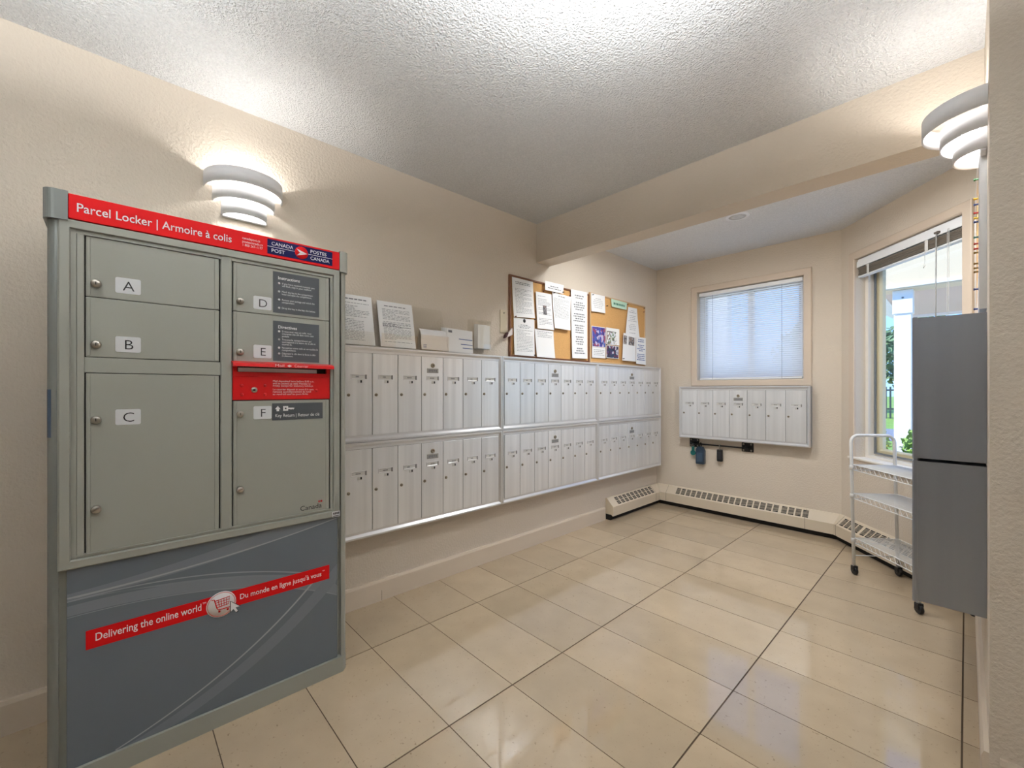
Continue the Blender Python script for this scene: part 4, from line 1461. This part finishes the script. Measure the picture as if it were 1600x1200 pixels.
b.prism([(-0.040, 0.470), (-0.036, 0.462), (0.036, 0.462), (0.040, 0.470), (0.040, 0.595), (0.018, 0.632), (-0.026, 0.632), (-0.040, 0.605)], 'y', -0.022, 0.020)
b.build('box_body', mat('navy_lockbox', (38, 56, 74), 0.4), t)
b = MB()
b.tube([(0, -0.015, 0.622), (0, -0.015, 0.655)] + [(0, -0.015 * math.cos(a), 0.655 + 0.0155 * math.sin(a)) for a in [PI * k / 8 for k in range(1, 8)]] + [(0, 0.015, 0.655), (0, 0.015, 0.622)], 0.0045, 8)
b.build('shackle', M_black, t)
MB().box(-0.028, 0.028, -0.0245, -0.0215, 0.485, 0.575, 0.002).build('front_cover', mat('slate_blue_cover', (58, 78, 98), 0.45), t)
t = thing('key_tag', 'small teal key tag hanging beside the blue lock box', 'key tag', (0.410, BACKY - 0.036, 0))
b = MB()
b.lathe([(0.024, -0.005), (0.026, -0.003), (0.026, 0.003), (0.024, 0.005)], (0, 0, 0.566), 'y', 18)
b.box(-0.013, 0.013, -0.005, 0.005, 0.575, 0.628, 0.002)
b.build('tag_body', mat('teal_plastic', (24, 104, 100), 0.4), t)
MB().tube([(0, 0.008 + 0.014 * math.cos(2 * PI * k / 14), 0.642 + 0.0255 * math.sin(2 * PI * k / 14)) for k in range(14)], 0.0016, 6, True).build('split_ring', M_chrome, t)
t = thing('key_lockbox', 'small black key box hanging at the middle of the black rail', 'lock box', (0.664, BACKY - 0.028, 0))
MB().box(-0.026, 0.026, -0.016, 0.016, 0.508, 0.622, 0.008, 2).build('box_body', M_black, t)
b = MB()
b.tube([(0, -0.0115, 0.612), (0, -0.0115, 0.662), (0, -0.007, 0.6695), (0, 0.007, 0.6695), (0, 0.0115, 0.662), (0, 0.0115, 0.612)], 0.0032, 8)
b.build('shackle', M_chrome, t)
MB().box(-0.018, 0.018, -0.0185, -0.0155, 0.530, 0.600, 0.002).build('front_cover', mat('charcoal_cover', (42, 42, 46), 0.5), t)

# ------------------------------------------------------------------ wire cart in front of the bay window
ct = thing('wire_cart', 'white three-shelf wire cart on black casters by the bay window', 'cart', (BAY0[0] + 0.663 * 0.690 - 0.749 * 0.362, BAY0[1] - 0.749 * 0.690 - 0.663 * 0.362, 0), BAYR)
CL, CW, TOPZ = 0.485, 0.263, 0.895
lean = 0.030
M_cart = mat('white_coated_wire', (226, 226, 224), 0.4)


def leg_x(end, z):
    f = (z - 0.05) / (TOPZ - 0.05)
    return -lean * f if end == 0 else CL + lean * f


for end in (0, 1):
    pts = []
    rr = 0.045
    for y, order in ((0, 1),):
        pts.append((leg_x(end, 0.055), 0, 0.055))
        pts.append((leg_x(end, TOPZ - rr), 0, TOPZ - rr))
        for k in range(1, 6):
            a = R90 * k / 6
            z = TOPZ - rr + rr * math.sin(a)
            pts.append((leg_x(end, z), rr - rr * math.cos(a), z))
        pts.append((leg_x(end, TOPZ), rr, TOPZ))
        pts.append((leg_x(end, TOPZ), CW - rr, TOPZ))
        for k in range(1, 6):
            a = R90 * k / 6
            z = TOPZ - rr + rr * math.cos(a)
            pts.append((leg_x(end, z), CW - rr + rr * math.sin(a), z))
        pts.append((leg_x(end, TOPZ - rr), CW, TOPZ - rr))
        pts.append((leg_x(end, 0.055), CW, 0.055))
    MB().tube(pts, 0.0095, 10).build('hoop_frame', M_cart, ct)
    MB().tube([(leg_x(end, 0.12), 0, 0.12), (leg_x(end, 0.12), CW, 0.12)], 0.003, 6).build('cross_wire', M_cart, ct)
    for y in (0, CW):
        xx = leg_x(end, 0.05)
        cs = link('caster', None, ct, (xx, y, 0))
        b = MB()
        b.lathe([(0.022, -0.009), (0.025, -0.006), (0.025, 0.006), (0.022, 0.009)], (0.006, 0, 0.025), 'y', 18)
        b.build('wheel', M_black, cs)
        b = MB()
        b.box(-0.010, 0.018, -0.0145, -0.0105, 0.022, 0.052, 0.002)
        b.box(-0.010, 0.018, 0.0105, 0.0145, 0.022, 0.052, 0.002)
        b.box(-0.010, 0.018, -0.0145, 0.0145, 0.050, 0.057, 0.002)
        b.build('fork', M_black, cs)
        MB().lathe([(0.0055, 0.055), (0.0055, 0.075)], (0, 0, 0), 'z', 10).build('stem', M_chrome, cs)
for z in (0.705, 0.520, 0.235):
    sh = link('shelf', None, ct, (0, 0, 0))
    xa, xb = leg_x(0, z) + 0.010, leg_x(1, z) - 0.010
    b = MB()
    for zz in (z, z - 0.034):
        b.tube([(xa, 0.004, zz), (xb, 0.004, zz), (xb, CW - 0.004, zz), (xa, CW - 0.004, zz)], 0.0028, 6, True)
    b.build('rim', M_cart, sh)
    b = MB()
    n = 26
    for yy in (0.004, CW - 0.004):
        pp = []
        for k in range(n + 1):
            pp.append((xa + (xb - xa) * k / n, yy, z if k % 2 else z - 0.034))
        b.tube(pp, 0.0014, 4)
    n = 12
    for xx in (xa, xb):
        b.tube([(xx, 0.004 + (CW - 0.008) * k / n, z if k % 2 else z - 0.034) for k in range(n + 1)], 0.0014, 4)
    b.build('truss_wire', M_cart, sh)
    b = MB()
    n = 44
    for k in range(1, n):
        xx = xa + (xb - xa) * k / n
        b.tube([(xx, 0.004, z - 0.001), (xx, CW - 0.004, z - 0.001)], 0.0012, 4)
    for k in range(1, 3):
        b.tube([(xa, CW * k / 3, z - 0.004), (xb, CW * k / 3, z - 0.004)], 0.002, 5)
    b.build('wire_deck', M_cart, sh)
    for xx in (leg_x(0, z - 0.012), leg_x(1, z - 0.012)):
        for yy in (0, CW):
            MB().lathe([(0.0125, -0.020), (0.0125, 0.006), (0.0115, 0.008), (0.0115, -0.022)][:3], (xx, yy, z - 0.012), 'z', 12).build('clamp', M_cart, sh)

# ------------------------------------------------------------------ outside the windows
M_grass = mat('sunlit_grass', (126, 160, 70), 0.9, noise=0.35, nscale=3.0)
M_road = mat('asphalt', (128, 132, 142), 0.9, noise=0.1, nscale=2)
M_walk = mat('pale_concrete', (206, 202, 196), 0.85, noise=0.05, nscale=2)
M_stucco = mat('cream_stucco', (226, 206, 174), 0.8)
M_pinkst = mat('pinkish_soffit', (214, 190, 172), 0.8)
M_ext = mat('white_exterior_paint', (240, 236, 228), 0.5)

struct(MB().box(-60, 80, 4.6, 120, -0.30, -0.16).build('ground', M_grass))
g = struct(MB().box(-60, 80, 4.6, 11.5, -0.16, -0.14).build('pavement', M_walk))
struct(MB().box(-60, 80, 15.0, 19.5, -0.16, -0.145).build('road', M_road))

pt = thing('porch_post', 'white square porch post with capital outside the bay window', 'post', (1.755, 6.93, 0))
MB().box(-0.078, 0.078, -0.078, 0.078, -0.14, 2.28, 0.006).build('shaft', M_ext, pt)
MB().box(-0.092, 0.092, -0.092, 0.092, 2.10, 2.384, 0.006).build('capital', M_ext, pt)
MB().lathe([(0.012, -0.092), (0.010, -0.097), (0.001, -0.098)], (-0.0, 0, 2.29), 'y', 10).build('bolt', M_gasket, pt)
MB().box(-0.092, 0.092, -0.092, 0.092, -0.14, 0.05, 0.006).build('foot', M_ext, pt)
pc = thing('porch_canopy', 'cream stucco porch canopy above the white post outside', 'porch roof', (0, 0, 0))
MB().box(1.2, 6.5, 6.78, 7.06, 2.385, 3.1).build('front_beam', M_stucco, pc)
MB().box(1.55, 6.5, 7.06, 9.4, 2.40, 2.50).build('soffit', M_pinkst, pc)
MB().box(1.2, 6.5, 6.76, 6.78, 2.40, 2.44).build('beam_trim', M_ext, pc)
MB().box(1.55, 6.5, 9.4, 9.46, 2.36, 2.62).build('fascia', M_ext, pc)
b = MB()
b.loft([(1.2, 7.06, 2.40), (1.55, 7.06, 2.40), (1.55, 7.06, 2.62), (1.2, 7.06, 2.62)], [(1.49, 9.4, 2.34), (1.56, 9.4, 2.34), (1.56, 9.4, 2.5), (1.49, 9.4, 2.5)])
b.build('gutter', M_ext, pc)

# fence far across the road
fe = thing('fence', 'dark slatted fence across the road', 'fence', (0, 27.0, 0))
M_fence = mat('dark_fence', (58, 72, 76), 0.7)
for z in (0.25, 1.15):
    MB().box(-6, 18, 0, 0.04, z, z + 0.08).build('rail', M_fence, fe)
pk = MB().box(0, 0.07, -0.02, 0.0, -0.16, 1.35).mesh('picket', M_fence)
for k in range(150):
    link('picket', pk, fe, (-6 + 0.16 * k, 0, 0))


def tree(name, label, loc, h, rad, leafcol, n, trunk_r, leaf=0.12, group=None):
    t = thing(name, label, 'tree' if h > 2 else 'shrub', loc, 0, group)
    b = MB()
    b.lathe([(trunk_r * 1.3, 0), (trunk_r, h * 0.25), (trunk_r * 0.6, h * 0.6), (trunk_r * 0.2, h * 0.85)], (0, 0, 0), 'z', 8)
    for k in range(5):
        a = 2 * PI * k / 5
        b.tube([(0, 0, h * 0.35), (rad * 0.35 * math.cos(a), rad * 0.35 * math.sin(a), h * 0.55), (rad * 0.6 * math.cos(a), rad * 0.6 * math.sin(a), h * 0.75)], trunk_r * 0.3, 5)
    b.build('trunk', mat('bark', (104, 84, 66), 0.9), t)
    b = MB()
    rnd = random.Random(hash(label) % 1000 + n)
    rnd = random.Random(n * 7 + int(h * 100))
    for k in range(n):
        a, ph = rnd.uniform(0, 2 * PI), math.acos(rnd.uniform(-1, 1))
        r = rad * rnd.uniform(0.45, 1.0)
        c = Vector((r * math.cos(a) * math.sin(ph), r * math.sin(a) * math.sin(ph), h * 0.62 + (h * 0.40) * math.cos(ph) * rnd.uniform(0.6, 1.0)))
        u = Vector((rnd.uniform(-1, 1), rnd.uniform(-1, 1), rnd.uniform(-1, 1))).normalized()
        v = u.orthogonal().normalized()
        s_ = leaf * rnd.uniform(0.6, 1.3)
        b.poly([c - u * s_, c + v * s_ * 0.5, c + u * s_, c - v * s_ * 0.5])
    o = b.build('foliage', mat('leaves_%d_%d' % (leafcol[0], leafcol[1]), leafcol, 0.7, noise=0.3, nscale=4), t)
    o['kind'] = 'stuff'
    return t


tree('tree', 'leafy street tree behind the fence, left of the porch post', (0.7, 29.5, -0.16), 5.2, 2.0, (92, 122, 84), 2600, 0.16, 0.17)
tree('tree', 'leafy street tree behind the fence, right of the porch post', (6.2, 33.0, -0.16), 5.6, 2.2, (84, 116, 80), 2600, 0.16, 0.17)
tree('tree', 'far tree beyond the fence, leftmost', (-4.5, 34.0, -0.16), 6.0, 2.6, (96, 126, 92), 2600, 0.18, 0.2)
pb = thing('planter', 'brown planter box outside the bay window', 'planter', (1.55, 6.2, -0.14))
M_plant = mat('brown_planter', (150, 118, 96), 0.8)
for (a0, a1, b0, b1) in ((-0.55, 0.60, -0.20, -0.16), (-0.55, 0.60, 0.16, 0.20), (-0.55, -0.51, -0.16, 0.16), (0.56, 0.60, -0.16, 0.16)):
    MB().box(a0, a1, b0, b1, 0, 0.46, 0.004).build('board', M_plant, pb)
MB().box(-0.51, 0.56, -0.16, 0.16, 0.02, 0.42).build('soil', mat('soil', (74, 58, 44), 0.95), pb)
for k, (x, y, hh, col) in enumerate(((1.15, 6.2, 0.55, (150, 176, 80)), (1.55, 6.2, 0.50, (186, 190, 96)), (1.95, 6.2, 0.5, (128, 164, 78)))):
    tree('shrub', ['yellow-green shrub at the left end of the planter', 'yellowish shrub in the middle of the planter', 'green shrub at the right end of the planter'][k], (x, y, 0.28), hh, 0.17, col, 420, 0.012, 0.035, 'shrubs in the planter')
# house facade seen softly through the back blind
hs = thing('neighbour_wall', 'pale building wall outside the back window', 'building', (0, 0, 0))
MB().box(-3.0, -0.5, 7.6, 7.8, -0.16, 3.2).build('facade', M_ext, hs)
MB().box(-3.1, -0.4, 7.4, 7.9, 3.2, 3.32).build('eave', M_ext, hs)
